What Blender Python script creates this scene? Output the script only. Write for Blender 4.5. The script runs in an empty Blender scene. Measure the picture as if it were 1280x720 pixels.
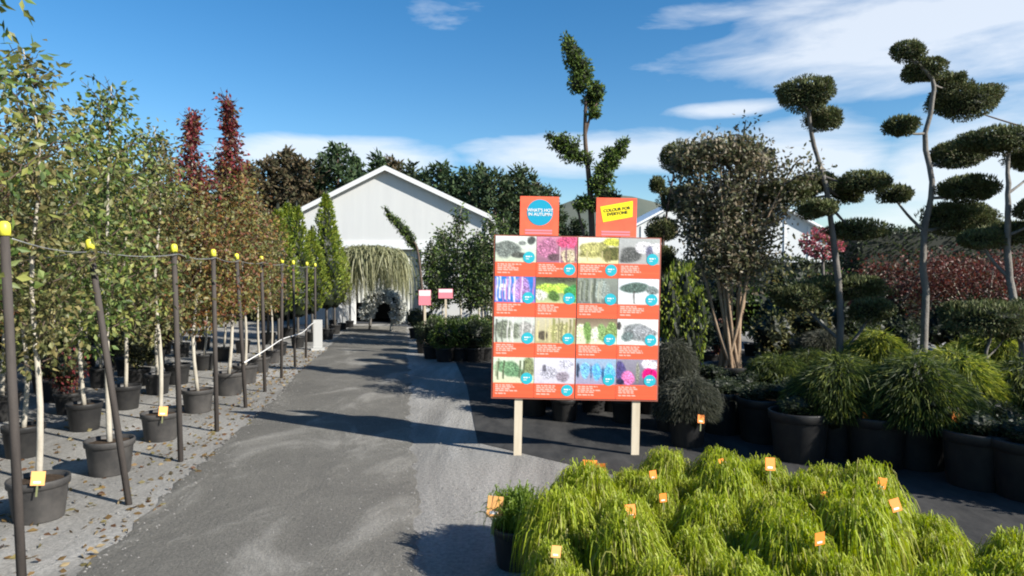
import bpy, math, random
import numpy as np
from mathutils import Vector, Matrix

random.seed(7)
rng = np.random.default_rng(11)
scene = bpy.context.scene
COL = scene.collection
PI = math.pi
F = 850.0          # focal length of the photograph in its own pixels
HZ = 345.0         # row of the horizon
CAMZ = 1.7

# ------------------------------------------------------------------ placing
def P(px, py, d):
    return Vector(((px - 640) / F * d, d, CAMZ + (HZ - py) / F * d))
def GX(px, d):
    return (px - 640) / F * d
def line_x(d, off=0.0):             # line of the support posts beside the path
    return -2.85 - 0.158 * (d - 5.03) + off

ORD = ['first', 'second', 'third', 'fourth', 'fifth', 'sixth', 'seventh', 'eighth', 'ninth', 'tenth',
       'eleventh', 'twelfth', 'thirteenth', 'fourteenth', 'fifteenth', 'sixteenth', 'seventeenth', 'eighteenth',
       'nineteenth', 'twentieth', 'twenty-first', 'twenty-second', 'twenty-third', 'twenty-fourth', 'twenty-fifth',
       'twenty-sixth', 'twenty-seventh', 'twenty-eighth']

def lin(r, g, b):
    f = lambda c: (c / 255 / 12.92) if c / 255 <= 0.04045 else ((c / 255 + 0.055) / 1.055) ** 2.4
    return (f(r), f(g), f(b))

# ------------------------------------------------------------------ objects
def tag(o, label=None, cat=None, group=None, kind=None):
    if label: o['label'] = label
    if cat: o['category'] = cat
    if group: o['group'] = group
    if kind: o['kind'] = kind
    return o
def thing(name, label, cat, loc=(0, 0, 0), rz=0.0, group=None, scale=1.0):
    o = bpy.data.objects.new(name, None)
    o.empty_display_size = 0.1
    COL.objects.link(o)
    o.location = loc; o.rotation_euler = (0, 0, rz)
    o.scale = (scale, scale, scale) if not isinstance(scale, tuple) else scale
    return tag(o, label, cat, group)
def ob(name, me, parent=None, loc=(0, 0, 0), rot=(0, 0, 0), scale=(1, 1, 1)):
    o = bpy.data.objects.new(name, me)
    COL.objects.link(o)
    o.location = loc; o.rotation_euler = rot; o.scale = scale
    if parent is not None: o.parent = parent
    return o

# ------------------------------------------------------------------ materials
def mat(name, col, rough=0.6, spec=0.4, noise=None, bump=None, metallic=0.0):
    m = bpy.data.materials.new(name); m.use_nodes = True
    nt = m.node_tree; bs = nt.nodes['Principled BSDF']
    bs.inputs['Base Color'].default_value = (*col, 1)
    bs.inputs['Roughness'].default_value = rough
    bs.inputs['Specular IOR Level'].default_value = spec
    bs.inputs['Metallic'].default_value = metallic
    tc = nt.nodes.new('ShaderNodeTexCoord')
    if noise:
        col2, sc, stretch = noise
        mp = nt.nodes.new('ShaderNodeMapping'); mp.inputs['Scale'].default_value = stretch
        nz = nt.nodes.new('ShaderNodeTexNoise'); nz.inputs['Scale'].default_value = sc
        nz.inputs['Detail'].default_value = 8; nz.inputs['Roughness'].default_value = 0.65
        rp = nt.nodes.new('ShaderNodeValToRGB')
        rp.color_ramp.elements[0].position = 0.35; rp.color_ramp.elements[1].position = 0.65
        rp.color_ramp.elements[0].color = (*col, 1); rp.color_ramp.elements[1].color = (*col2, 1)
        nt.links.new(tc.outputs['Object'], mp.inputs['Vector'])
        nt.links.new(mp.outputs['Vector'], nz.inputs['Vector'])
        nt.links.new(nz.outputs['Fac'], rp.inputs['Fac'])
        nt.links.new(rp.outputs['Color'], bs.inputs['Base Color'])
    if bump:
        sc, strength, dist = bump
        nz = nt.nodes.new('ShaderNodeTexNoise'); nz.inputs['Scale'].default_value = sc
        nz.inputs['Detail'].default_value = 6
        bp = nt.nodes.new('ShaderNodeBump'); bp.inputs['Strength'].default_value = strength
        bp.inputs['Distance'].default_value = dist
        nt.links.new(tc.outputs['Object'], nz.inputs['Vector'])
        nt.links.new(nz.outputs['Fac'], bp.inputs['Height'])
        nt.links.new(bp.outputs['Normal'], bs.inputs['Normal'])
    return m

def attr_mat(name, rough=0.55, trans=0.3, spec=0.35, gain=1.0):
    m = bpy.data.materials.new(name); m.use_nodes = True
    nt = m.node_tree; bs = nt.nodes['Principled BSDF']; out = nt.nodes['Material Output']
    at = nt.nodes.new('ShaderNodeAttribute'); at.attribute_name = 'Col'
    bs.inputs['Roughness'].default_value = rough
    bs.inputs['Specular IOR Level'].default_value = spec
    nt.links.new(at.outputs['Color'], bs.inputs['Base Color'])
    if trans > 0:
        tr = nt.nodes.new('ShaderNodeBsdfTranslucent')
        hs = nt.nodes.new('ShaderNodeHueSaturation'); hs.inputs['Value'].default_value = 1.3
        hs.inputs['Saturation'].default_value = 1.1
        nt.links.new(at.outputs['Color'], hs.inputs['Color'])
        nt.links.new(hs.outputs['Color'], tr.inputs['Color'])
        mx = nt.nodes.new('ShaderNodeMixShader'); mx.inputs['Fac'].default_value = trans
        nt.links.new(bs.outputs[0], mx.inputs[1]); nt.links.new(tr.outputs[0], mx.inputs[2])
        nt.links.new(mx.outputs[0], out.inputs['Surface'])
    return m

LEAF = attr_mat('leaf', 0.5, 0.32, 0.4)
NEEDLE = attr_mat('needle', 0.65, 0.15, 0.25)
BLADE = attr_mat('grass_blade', 0.5, 0.38, 0.35)
PRINT = attr_mat('printed_poster', 0.35, 0.0, 0.4)
BARK_PALE = mat('pale_bark', (0.30, 0.27, 0.22), 0.8, 0.2, ((0.42, 0.39, 0.33), 9, (1, 1, 0.3)), (40, 0.4, 0.01))
BARK_MID = mat('grey_brown_bark', (0.12, 0.11, 0.10), 0.85, 0.2, ((0.21, 0.195, 0.175), 9, (1, 1, 0.35)), (35, 0.7, 0.015))
BARK_GREY = mat('grey_bark', (.09, .083, .075), .85, .2, ((.17, .155, .14), 12, (1, 1, 0.3)), (50, 0.5, 0.01))
BARK_TAN = mat('tan_bark', (.20, .135, .085), .75, .25, ((.34, .25, .17), 9, (1, 1, .25)), (40, .6, .012))
BARK_DARK = mat('dark_bark', (0.07, 0.05, 0.04), 0.9, 0.2, ((0.12, 0.09, 0.07), 12, (1, 1, 0.3)), (40, 0.5, 0.01))
POT = mat('black_pot_plastic', (0.014, 0.014, 0.015), 0.5, 0.35, ((0.028, 0.027, 0.026), 6, (1, 1, 1)))
POT_GREY = mat('dusty_pot_plastic', (0.035, 0.034, 0.034), 0.6, 0.3, ((0.075, 0.07, 0.066), 5, (1, 1, 1)))
SOIL = mat('potting_soil', (0.035, 0.025, 0.018), 0.95, 0.1, ((0.07, 0.05, 0.035), 30, (1, 1, 1)), (60, 0.8, 0.01))
POST = mat('stained_post_timber', (.038, .033, .031), .8, .2, ((.07, .06, .054), 14, (1, 1, 0.15)), (60, 0.3, 0.004))
CAP = mat('yellow_cap_plastic', (0.66, 0.63, 0.06), 0.4, 0.4)
WIRE = mat('galvanised_wire', (0.45, 0.45, 0.43), 0.45, 0.5, metallic=0.6)
TAGM = mat('orange_tag_card', (0.85, 0.25, 0.045), 0.45, 0.3)
TAGP = mat('peach_tag_card', (0.85, 0.42, 0.15), 0.45, 0.3)
TAGW = mat('white_tag_card', (0.75, 0.74, 0.72), 0.5, 0.3)
TAGS = mat('clear_tag_stem', (.16, .17, .08), .5, .3)
STAKE = mat('sawn_pine', (0.52, 0.44, 0.32), 0.75, 0.2, ((0.66, 0.58, 0.45), 10, (1, 1, 0.12)))
ORANGE = mat('orange_print', (0.86, 0.115, 0.06), 0.4, 0.35, ((0.90, 0.17, 0.085), 3, (1, 1, 1)))
TEAL = mat('teal_print', (0.03, 0.43, 0.52), 0.4, 0.35)
BLUE = mat('blue_badge_print', (0.012, 0.33, 0.50), 0.4, 0.35)
YELLOW = mat('yellow_print', (0.95, 0.76, 0.02), 0.4, 0.35)
WHITE = mat('white_print', (0.82, 0.82, 0.82), 0.4, 0.35)
BLACK = mat('dark_print', (0.05, 0.045, 0.02), 0.5, 0.3)
PINK = mat('pink_print', (0.80, 0.25, 0.30), 0.5, 0.3)
BOARD = mat('plywood_board', (0.30, 0.10, 0.07), 0.7, 0.2)

# ------------------------------------------------------------------ mesh builder
class MB:
    def __init__(s): s.v = []; s.f = []; s.m = []; s.sm = []
    def add(s, vs, fs, mi=0, smooth=False):
        b = len(s.v); s.v += [tuple(v) for v in vs]
        for f in fs:
            s.f.append(tuple(i + b for i in f)); s.m.append(mi); s.sm.append(smooth)
    def box(s, x0, x1, y0, y1, z0, z1, mi=0):
        vs = [(x0, y0, z0), (x1, y0, z0), (x1, y1, z0), (x0, y1, z0), (x0, y0, z1), (x1, y0, z1), (x1, y1, z1), (x0, y1, z1)]
        s.add(vs, [(0, 3, 2, 1), (4, 5, 6, 7), (0, 1, 5, 4), (1, 2, 6, 5), (2, 3, 7, 6), (3, 0, 4, 7)], mi)
    def tube(s, pts, radii, n=8, mi=0, cap=True):
        pts = [Vector(p) for p in pts]
        if not hasattr(radii, '__len__'): radii = [radii] * len(pts)
        vs, fs = [], []
        for i, p in enumerate(pts):
            t = (pts[min(i + 1, len(pts) - 1)] - pts[max(i - 1, 0)]).normalized()
            a = t.cross(Vector((0.31, 0.95, 0.05)))
            if a.length < 0.05: a = t.cross(Vector((1, 0, 0)))
            a.normalize(); b = t.cross(a)
            for k in range(n):
                q = 2 * PI * k / n
                vs.append(p + (a * math.cos(q) + b * math.sin(q)) * radii[i])
        for i in range(len(pts) - 1):
            for k in range(n):
                fs.append((i * n + k, i * n + (k + 1) % n, (i + 1) * n + (k + 1) % n, (i + 1) * n + k))
        if cap:
            fs.append(tuple(range(n - 1, -1, -1))); fs.append(tuple((len(pts) - 1) * n + k for k in range(n)))
        s.add(vs, fs, mi, True)
    def lathe(s, prof, n=24, mi=0, c=(0, 0, 0)):
        vs, fs = [], []
        for r, z in prof:
            for k in range(n):
                q = 2 * PI * k / n
                vs.append((c[0] + r * math.cos(q), c[1] + r * math.sin(q), c[2] + z))
        for i in range(len(prof) - 1):
            for k in range(n):
                fs.append((i * n + k, i * n + (k + 1) % n, (i + 1) * n + (k + 1) % n, (i + 1) * n + k))
        s.add(vs, fs, mi, True)
    def disc(s, c, r, z, n=24, mi=0):
        vs = [(c[0] + r * math.cos(2 * PI * k / n), c[1] + r * math.sin(2 * PI * k / n), z) for k in range(n)]
        s.add(vs, [tuple(range(n))], mi)
    def quad(s, a, b, c, d, mi=0): s.add([a, b, c, d], [(0, 1, 2, 3)], mi)
    def me(s, name, *mats):
        m = bpy.data.meshes.new(name); m.from_pydata(s.v, [], s.f)
        for x in mats: m.materials.append(x)
        m.polygons.foreach_set('material_index', s.m)
        m.polygons.foreach_set('use_smooth', s.sm)
        m.update(); return m

def raw_mesh(name, V, Fc, C, material, smooth=False):
    """V (n,3), Fc list of index arrays with 4 columns, C (n,3) vertex colours"""
    m = bpy.data.meshes.new(name)
    V = np.asarray(V, dtype=np.float32); Fc = np.asarray(Fc, dtype=np.int32)
    m.vertices.add(len(V)); m.vertices.foreach_set('co', V.ravel())
    m.loops.add(Fc.size); m.loops.foreach_set('vertex_index', Fc.ravel())
    m.polygons.add(len(Fc)); m.polygons.foreach_set('loop_start', np.arange(0, Fc.size, 4, dtype=np.int32))
    m.polygons.foreach_set('use_smooth', np.full(len(Fc), smooth))
    at = m.color_attributes.new('Col', 'FLOAT_COLOR', 'POINT')
    at.data.foreach_set('color', np.hstack([C, np.ones((len(V), 1))]).astype(np.float32).ravel())
    m.materials.append(material); m.update(calc_edges=True); m.validate()
    return m

def unit(a): return a / np.maximum(np.linalg.norm(a, axis=1, keepdims=True), 1e-6)
def rdir(n): return unit(rng.normal(size=(n, 3)))
def pick(pal, n, jit=0.25):
    pal = np.array(pal); w = rng.integers(0, len(pal), n)
    return np.clip(pal[w] * (1 + rng.uniform(-jit, jit, (n, 1))), 0.003, 1)

class Leaves:
    """gathers leaf quads and curved strips"""
    def __init__(s): s.V = []; s.F = []; s.C = []; s.n = 0
    def leaves(s, pts, axis, L, W, cols):
        n = len(pts); a = unit(axis); b = unit(np.cross(a, rdir(n)))
        L = np.broadcast_to(np.asarray(L, float).reshape(-1, 1), (n, 1)) * rng.uniform(0.7, 1.25, (n, 1))
        W = np.broadcast_to(np.asarray(W, float).reshape(-1, 1), (n, 1)) * rng.uniform(0.75, 1.2, (n, 1))
        nn = np.cross(a, b)
        V = np.stack([pts, pts + a * L * .45 + b * W / 2 + nn * W * .12, pts + a * L, pts + a * L * .45 - b * W / 2 + nn * W * .12], 1).reshape(-1, 3)
        Fc = np.arange(4 * n).reshape(n, 4) + s.n
        s.V.append(V); s.F.append(Fc); s.C.append(np.repeat(cols, 4, 0)); s.n += 4 * n
    def strips(s, paths, width, cols, tipcol=None):
        """paths (n,k,3)"""
        n, k, _ = paths.shape
        t = np.gradient(paths, axis=1)
        up = rng.normal(size=(n, 1, 3)) * 0.5 + np.array([0, 0, 1.0])
        side = np.cross(t, np.broadcast_to(up, t.shape))
        side /= np.maximum(np.linalg.norm(side, axis=2, keepdims=True), 1e-6)
        w = np.interp(np.linspace(0, 1, k), [0, .15, .6, 1], [.6, 1, .85, .12]).reshape(1, k, 1) * np.asarray(width).reshape(-1, 1, 1) / 2
        A = paths + side * w; B = paths - side * w
        V = np.stack([A, B], 2).reshape(-1, 3)
        base = np.arange(n)[:, None] * 2 * k + np.arange(k - 1)[None, :] * 2
        Fc = np.stack([base, base + 1, base + 3, base + 2], 2).reshape(-1, 4) + s.n
        cc = np.repeat(cols[:, None, :], 2 * k, 1)
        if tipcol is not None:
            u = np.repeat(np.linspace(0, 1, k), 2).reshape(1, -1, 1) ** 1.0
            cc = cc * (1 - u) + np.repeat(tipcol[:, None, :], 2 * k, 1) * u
        s.V.append(V); s.F.append(Fc); s.C.append(cc.reshape(-1, 3)); s.n += 2 * k * n
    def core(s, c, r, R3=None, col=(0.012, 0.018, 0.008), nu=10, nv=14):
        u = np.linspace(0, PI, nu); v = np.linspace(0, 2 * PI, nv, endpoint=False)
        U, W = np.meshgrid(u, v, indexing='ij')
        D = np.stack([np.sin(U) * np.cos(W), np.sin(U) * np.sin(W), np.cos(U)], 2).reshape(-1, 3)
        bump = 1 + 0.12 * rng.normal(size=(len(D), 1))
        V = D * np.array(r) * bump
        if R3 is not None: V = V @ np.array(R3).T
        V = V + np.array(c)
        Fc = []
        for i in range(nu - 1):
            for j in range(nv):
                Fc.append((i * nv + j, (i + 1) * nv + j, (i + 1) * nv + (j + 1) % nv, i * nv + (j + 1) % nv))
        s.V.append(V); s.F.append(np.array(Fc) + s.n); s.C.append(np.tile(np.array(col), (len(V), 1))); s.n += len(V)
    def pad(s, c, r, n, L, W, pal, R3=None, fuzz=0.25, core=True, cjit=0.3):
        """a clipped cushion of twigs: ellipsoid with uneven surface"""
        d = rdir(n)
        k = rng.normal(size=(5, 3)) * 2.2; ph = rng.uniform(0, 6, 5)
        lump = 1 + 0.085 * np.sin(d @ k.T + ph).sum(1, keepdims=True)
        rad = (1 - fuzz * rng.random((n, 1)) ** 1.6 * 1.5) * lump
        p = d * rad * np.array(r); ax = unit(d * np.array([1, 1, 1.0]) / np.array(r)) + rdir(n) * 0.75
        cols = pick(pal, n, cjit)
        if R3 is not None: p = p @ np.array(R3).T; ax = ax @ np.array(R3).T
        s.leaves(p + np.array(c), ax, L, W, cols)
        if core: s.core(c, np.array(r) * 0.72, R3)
    def me(s, name, material):
        return raw_mesh(name, np.concatenate(s.V), np.concatenate(s.F), np.concatenate(s.C), material)

def rot_to(dirv):
    return np.array(Vector((0, 0, 1)).rotation_difference(Vector(dirv).normalized()).to_matrix())

def spline(pts, n=16):
    """smooth path through points"""
    pts = np.array([tuple(p) for p in pts], float); k = len(pts)
    if k < 3: return [Vector(pts[0] * (1 - t) + pts[-1] * t) for t in np.linspace(0, 1, n)]
    out = []
    for t in np.linspace(0, k - 1, n):
        i = min(int(t), k - 2); u = t - i
        p0, p1, p2, p3 = pts[max(i - 1, 0)], pts[i], pts[i + 1], pts[min(i + 2, k - 1)]
        out.append(Vector(0.5 * (2 * p1 + (p2 - p0) * u + (2 * p0 - 5 * p1 + 4 * p2 - p3) * u * u + (3 * p1 - p0 - 3 * p2 + p3) * u ** 3)))
    return out

# ------------------------------------------------------------------ pots and tags (shared meshes)
def pot_me(r, h, m):
    b = MB()
    b.lathe([(0.0, 0.0), (r * .78, 0.0), (r * .80, .01), (r * .93, h * .80), (r * .95, h * .82), (r, h * .83), (r * 1.01, h * .98), (r, h), (r * .93, h), (r * .91, h * .9), (r * .88, h * .86)], 22)
    return b.me('pot', m)
def soil_me(r, h):
    b = MB(); vs = [(0, 0, h * .93)]; n = 16
    for k in range(n):
        q = 2 * PI * k / n; vs.append((r * .905 * math.cos(q), r * .905 * math.sin(q), h * .885 + random.uniform(-.01, .01) * 0.6))
    b.add(vs, [(0, 1 + k, 1 + (k + 1) % n) for k in range(n)], 0, True)
    return b.me('soil', SOIL)
def tag_me(w, h, m, stem=0.08):
    b = MB(); t = .002
    b.box(-w / 2, w / 2, -t, 0, stem, stem + h, 0); b.box(-.006, .006, 0.0002, .002, 0, stem + h * .4, 1)
    b.box(-w * .30, w * .22, -t - .001, -t - .0002, stem + h * .16, stem + h * .30, 2)
    return b.me('plant_label', m, TAGS, TAGW)
POTS = {}
def pot_parts(root, r, h, grey=False):
    key = (round(r, 2), round(h, 2), grey)
    if key not in POTS: POTS[key] = (pot_me(r, h, POT_GREY if grey else POT), soil_me(r, h))
    ob('pot', POTS[key][0], root); ob('soil', POTS[key][1], root)
TAG_O = tag_me(.075, .085, TAGM); TAG_P = tag_me(.085, .10, TAGP); TAG_B = tag_me(.095, .11, TAGM, .10)

# ------------------------------------------------------------------ crowns
GREEN = [(.07, .115, .026), (.095, .15, .034), (.13, .18, .04), (.055, .085, .026), (.16, .20, .065), (.19, .205, .05)]
OLIVE = [(.10, .11, .036), (.135, .13, .045), (.15, .125, .045), (.08, .09, .03), (.19, .19, .085)]
AUTUMN = [(.13, .13, .04), (.19, .11, .035), (.18, .075, .028), (.16, .155, .045), (.10, .115, .035), (.23, .17, .045), (.13, .05, .03)]
CRIMSON = [(.15, .022, .028), (.21, .034, .04), (.11, .022, .026), (.18, .06, .035), (.23, .04, .05), (.11, .055, .03), (.12, .085, .035)]
LIME = [(.20, .25, .03), (.15, .20, .025), (.25, .28, .04), (.10, .15, .025)]
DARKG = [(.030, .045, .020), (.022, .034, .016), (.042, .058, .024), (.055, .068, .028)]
PADG = [(.062, .085, .030), (.050, .066, .025), (.095, .112, .040), (.125, .132, .050), (.105, .095, .050)]
PINEG = [(.028, .052, .022), (.040, .070, .026), (.022, .040, .018), (.055, .085, .032)]
PINEB = [(.065, .055, .028), (.08, .062, .033), (.05, .05, .024), (.095, .07, .04)]
BRIGHTPAD = [(.07, .115, .02), (.09, .14, .024), (.045, .08, .018), (.12, .16, .03)]

def young_tree(seed, h, z0, rmax, pal, n, narrow=0.0, leaf=.075, bark=BARK_PALE, trunk_r=.024, toppal=None):
    """trunk with side limbs and a loose crown of leaves; returns (trunk mesh, crown mesh)"""
    r_ = random.Random(seed)
    bend = [Vector((r_.uniform(-.05, .05), r_.uniform(-.05, .05), h * i / 4)) for i in range(5)]
    bend[0] = Vector((0, 0, .25)); bend[-1] = Vector((r_.uniform(-.06, .06), r_.uniform(-.06, .06), h * .97))
    tr = spline(bend, 14)
    mb = MB(); mb.tube(tr, [trunk_r * (1 - .85 * (i / 13) ** 1.3) for i in range(14)], 8)
    lv = Leaves(); nb = 26 if narrow < .5 else 46
    for k in range(nb):
        t = (k + r_.random()) / nb
        z = z0 + (h * .96 - z0) * t
        env = math.sin(PI * min(1, (0.16 + t * .84)) ** .8) ** .7
        if narrow: env *= (1 - narrow * t) if narrow < .5 else (1 if t < .3 else max(.12, (1 - (t - .3) / .7) ** 1.0))
        R = rmax * max(env, .10) * r_.uniform(.6, 1.15)
        i = min(int(z / h * 13), 12); b0 = tr[i].lerp(tr[min(i + 1, 13)], .5); b0 = Vector((b0.x, b0.y, z - R * .45))
        q = k * 2.4 + r_.uniform(-.5, .5)
        tip = Vector((b0.x + R * math.cos(q), b0.y + R * math.sin(q), z + R * r_.uniform(.1, .7)))
        mid = b0.lerp(tip, .5) + Vector((0, 0, -.04))
        sp = spline([b0, mid, tip], 7)
        mb.tube(sp, [.0075 * (1 - .75 * i / 6) for i in range(7)], 4, 1, cap=False)
        for z_ in range(3):
            a_ = sp[3 + z_]; e_ = a_ + Vector((r_.gauss(0, .09), r_.gauss(0, .09), r_.uniform(.02, .16))); mb.tube([a_, a_.lerp(e_, .5) + Vector((0, 0, .01)), e_], [.004, .003, .002], 3, 1, cap=False)
        m = int(n / nb * (0.5 + R / rmax * .8)); u = rng.random(m) ** .7
        sp_a = np.array([tuple(p) for p in sp]); idx = u * 6; lo = np.minimum(idx.astype(int), 5); fr = (idx - lo)[:, None]
        base = sp_a[lo] * (1 - fr) + sp_a[lo + 1] * fr
        off = rng.normal(size=(m, 3)) * (.035 + .07 * u[:, None]) * (min(1, .35 + R * 2.0) if narrow > .5 else 1) * np.array([1, 1, .8])
        ax = unit(off) * .8 + rdir(m) * .8 + np.array([0, 0, -.35])
        pp = toppal if (toppal and t > .62) else pal
        lv.leaves(base + off, ax, leaf, leaf * .55, pick(pp, m, .35))
    return mb.me('trunk', bark, BARK_DARK), lv.me('crown', LEAF)

def strand_mound(seed, n, R, H, drop, width, pal, tips, k=7, start=.05, up=.5, erect=0.0, comb=False):
    """arching strands that fall over the rim of a pot; origin at soil level"""
    lv = Leaves()
    q = rng.uniform(0, 2 * PI, n); s = rng.beta(2.6, 1.0, n) if comb else rng.beta(2.0, 1.25, n)
    reach = R * (.18 + .82 * s) * rng.uniform(.85, 1.15, n); apex = H * (1 - (.60 if comb else .55) * s ** 2) * (rng.uniform(.9, 1.06, n) if comb else rng.uniform(.8, 1.15, n))
    end = np.where(rng.random(n) < erect, apex * rng.uniform(.6, 1, n), apex - (apex + drop) * s ** .8 * (rng.uniform(.72, 1.03, n) if comb else rng.uniform(.55, 1.05, n)))
    t = np.linspace(0, 1, k)
    horiz = np.sin(t * PI / 2 * .97) ** (1.0)
    hx = reach[:, None] * horiz[None, :] ** .85
    tp = .5
    zz = np.where(t[None, :] < tp, apex[:, None] * np.sin(t[None, :] / tp * PI / 2) ** .8,
                  apex[:, None] + (end - apex)[:, None] * ((t[None, :] - tp) / (1 - tp)) ** 1.7)
    qq = q[:, None] + rng.normal(size=(n, 1)) * (.16 if comb else .35) * t[None, :]
    sx = rng.normal(size=n) * start; sy = rng.normal(size=n) * start
    paths = np.stack([sx[:, None] + hx * np.cos(qq), sy[:, None] + hx * np.sin(qq), zz], 2)
    paths += rng.normal(size=paths.shape) * .006 * t[None, :, None]
    lv.strips(paths, np.full(n, width) * rng.uniform(.7, 1.25, n), pick(pal, n, .25), pick(tips, n, .25))
    return lv

# ------------------------------------------------------------------ WORLD, SUN, CAMERA
EL = math.radians(30); AZ = math.radians(30)     # sun: to the right and a little behind the camera
sun_dir = Vector((math.cos(EL) * math.cos(AZ), -math.cos(EL) * math.sin(AZ), math.sin(EL)))
w = bpy.data.worlds.new('World'); scene.world = w; w.use_nodes = True
nt = w.node_tree; bg = nt.nodes['Background']
def N(t): return nt.nodes.new(t)
def M(op, a, b=None, c=None, clamp=False):
    n = N('ShaderNodeMath'); n.operation = op; n.use_clamp = clamp
    for i, x in enumerate((a, b, c)):
        if x is None: continue
        if isinstance(x, (int, float)): n.inputs[i].default_value = x
        else: nt.links.new(x, n.inputs[i])
    return n.outputs[0]
sky = N('ShaderNodeTexSky'); sky.sky_type = 'NISHITA'; sky.sun_disc = False
sky.sun_elevation = EL; sky.sun_rotation = math.atan2(sun_dir.x, sun_dir.y)
sky.air_density = 1.0; sky.dust_density = 0.35; sky.ozone_density = 2.0; sky.altitude = 50
hsv = N('ShaderNodeHueSaturation'); hsv.inputs['Saturation'].default_value = 1.38; hsv.inputs['Value'].default_value = 1.0
nt.links.new(sky.outputs[0], hsv.inputs['Color'])
tc = N('ShaderNodeTexCoord'); sep = N('ShaderNodeSeparateXYZ'); nt.links.new(tc.outputs['Generated'], sep.inputs[0])
az = M('ARCTAN2', sep.outputs[0], sep.outputs[1]); el = M('ARCSINE', sep.outputs[2])
def ell(px, py, rx, ry, amp=1.0):
    a0 = math.atan2(px - 640, F); e0 = math.atan2(HZ - py, math.hypot(F, px - 640)); ra = rx / F; re = ry / F
    u = M('DIVIDE', M('SUBTRACT', az, a0), ra); v = M('DIVIDE', M('SUBTRACT', el, e0), re)
    r2 = M('ADD', M('MULTIPLY', u, u), M('MULTIPLY', v, v))
    return M('MULTIPLY', M('SUBTRACT', 1.0, r2, clamp=True), amp)
masks = [ell(1200, 30, 400, 75, 1.02), ell(1000, 10, 260, 45, .75), ell(905, 137, 100, 15, .95), ell(430, 196, 200, 34, 1.05), ell(760, 192, 260, 38, 1.05),
         ell(1015, 200, 130, 75, 1.1), ell(1240, 225, 200, 130, 1.0), ell(490, 5, 200, 45, .42), ell(1100, 100, 160, 40, .65),
         ell(2600, 150, 700, 200, 1.0), ell(-1200, 120, 700, 120, .9)]
tot = masks[0]
for m_ in masks[1:]: tot = M('MAXIMUM', tot, m_)
cmb = N('ShaderNodeCombineXYZ'); nt.links.new(M('MULTIPLY', az, 3.4), cmb.inputs[0]); nt.links.new(M('MULTIPLY', el, 13.0), cmb.inputs[1])
nz = N('ShaderNodeTexNoise'); nz.inputs['Scale'].default_value = 1.5; nz.inputs['Detail'].default_value = 9; nz.inputs['Roughness'].default_value = .58
nz.inputs['Distortion'].default_value = .35
nt.links.new(cmb.outputs[0], nz.inputs['Vector'])
cl = M('ADD', M('MULTIPLY', nz.outputs[0], 1.5), M('SUBTRACT', M('MULTIPLY', tot, 1.15), 1.22))
cl = M('MULTIPLY', cl, 1.7, clamp=True)
cl = M('MULTIPLY', cl, M('MULTIPLY', M('ADD', el, 0.02), 14.0, clamp=True))
mix = N('ShaderNodeMix'); mix.data_type = 'RGBA'
nt.links.new(M('MULTIPLY', cl, .72), mix.inputs['Factor']); nt.links.new(hsv.outputs[0], mix.inputs[6]); mix.inputs[7].default_value = (6.4, 6.7, 7.1, 1)
nt.links.new(mix.outputs[2], bg.inputs['Color']); bg.inputs['Strength'].default_value = 0.082

sl = bpy.data.lights.new('sun', 'SUN'); sl.energy = 5.0; sl.angle = math.radians(.5); sl.color = (1, .95, .86)
so = bpy.data.objects.new('sun', sl); COL.objects.link(so); so.rotation_euler = sun_dir.to_track_quat('Z', 'Y').to_euler(); so.location = (10, -8, 12)

cam = bpy.data.cameras.new('camera'); co = bpy.data.objects.new('camera', cam); COL.objects.link(co)
cam.sensor_width = 36; cam.lens = F / 1280 * 36; cam.clip_end = 5000; cam.clip_start = .05
co.location = (0, 0, CAMZ); co.rotation_euler = (math.radians(90) - math.atan(15 / F), 0, 0)
scene.camera = co
scene.view_settings.view_transform = 'Standard'; scene.view_settings.look = 'None'
scene.view_settings.exposure = 0.95; scene.view_settings.gamma = 1.0
scene.render.engine = 'CYCLES'
scene.cycles.filter_width = 2.0
scene.render.resolution_x = 1024; scene.render.resolution_y = 576

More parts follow.
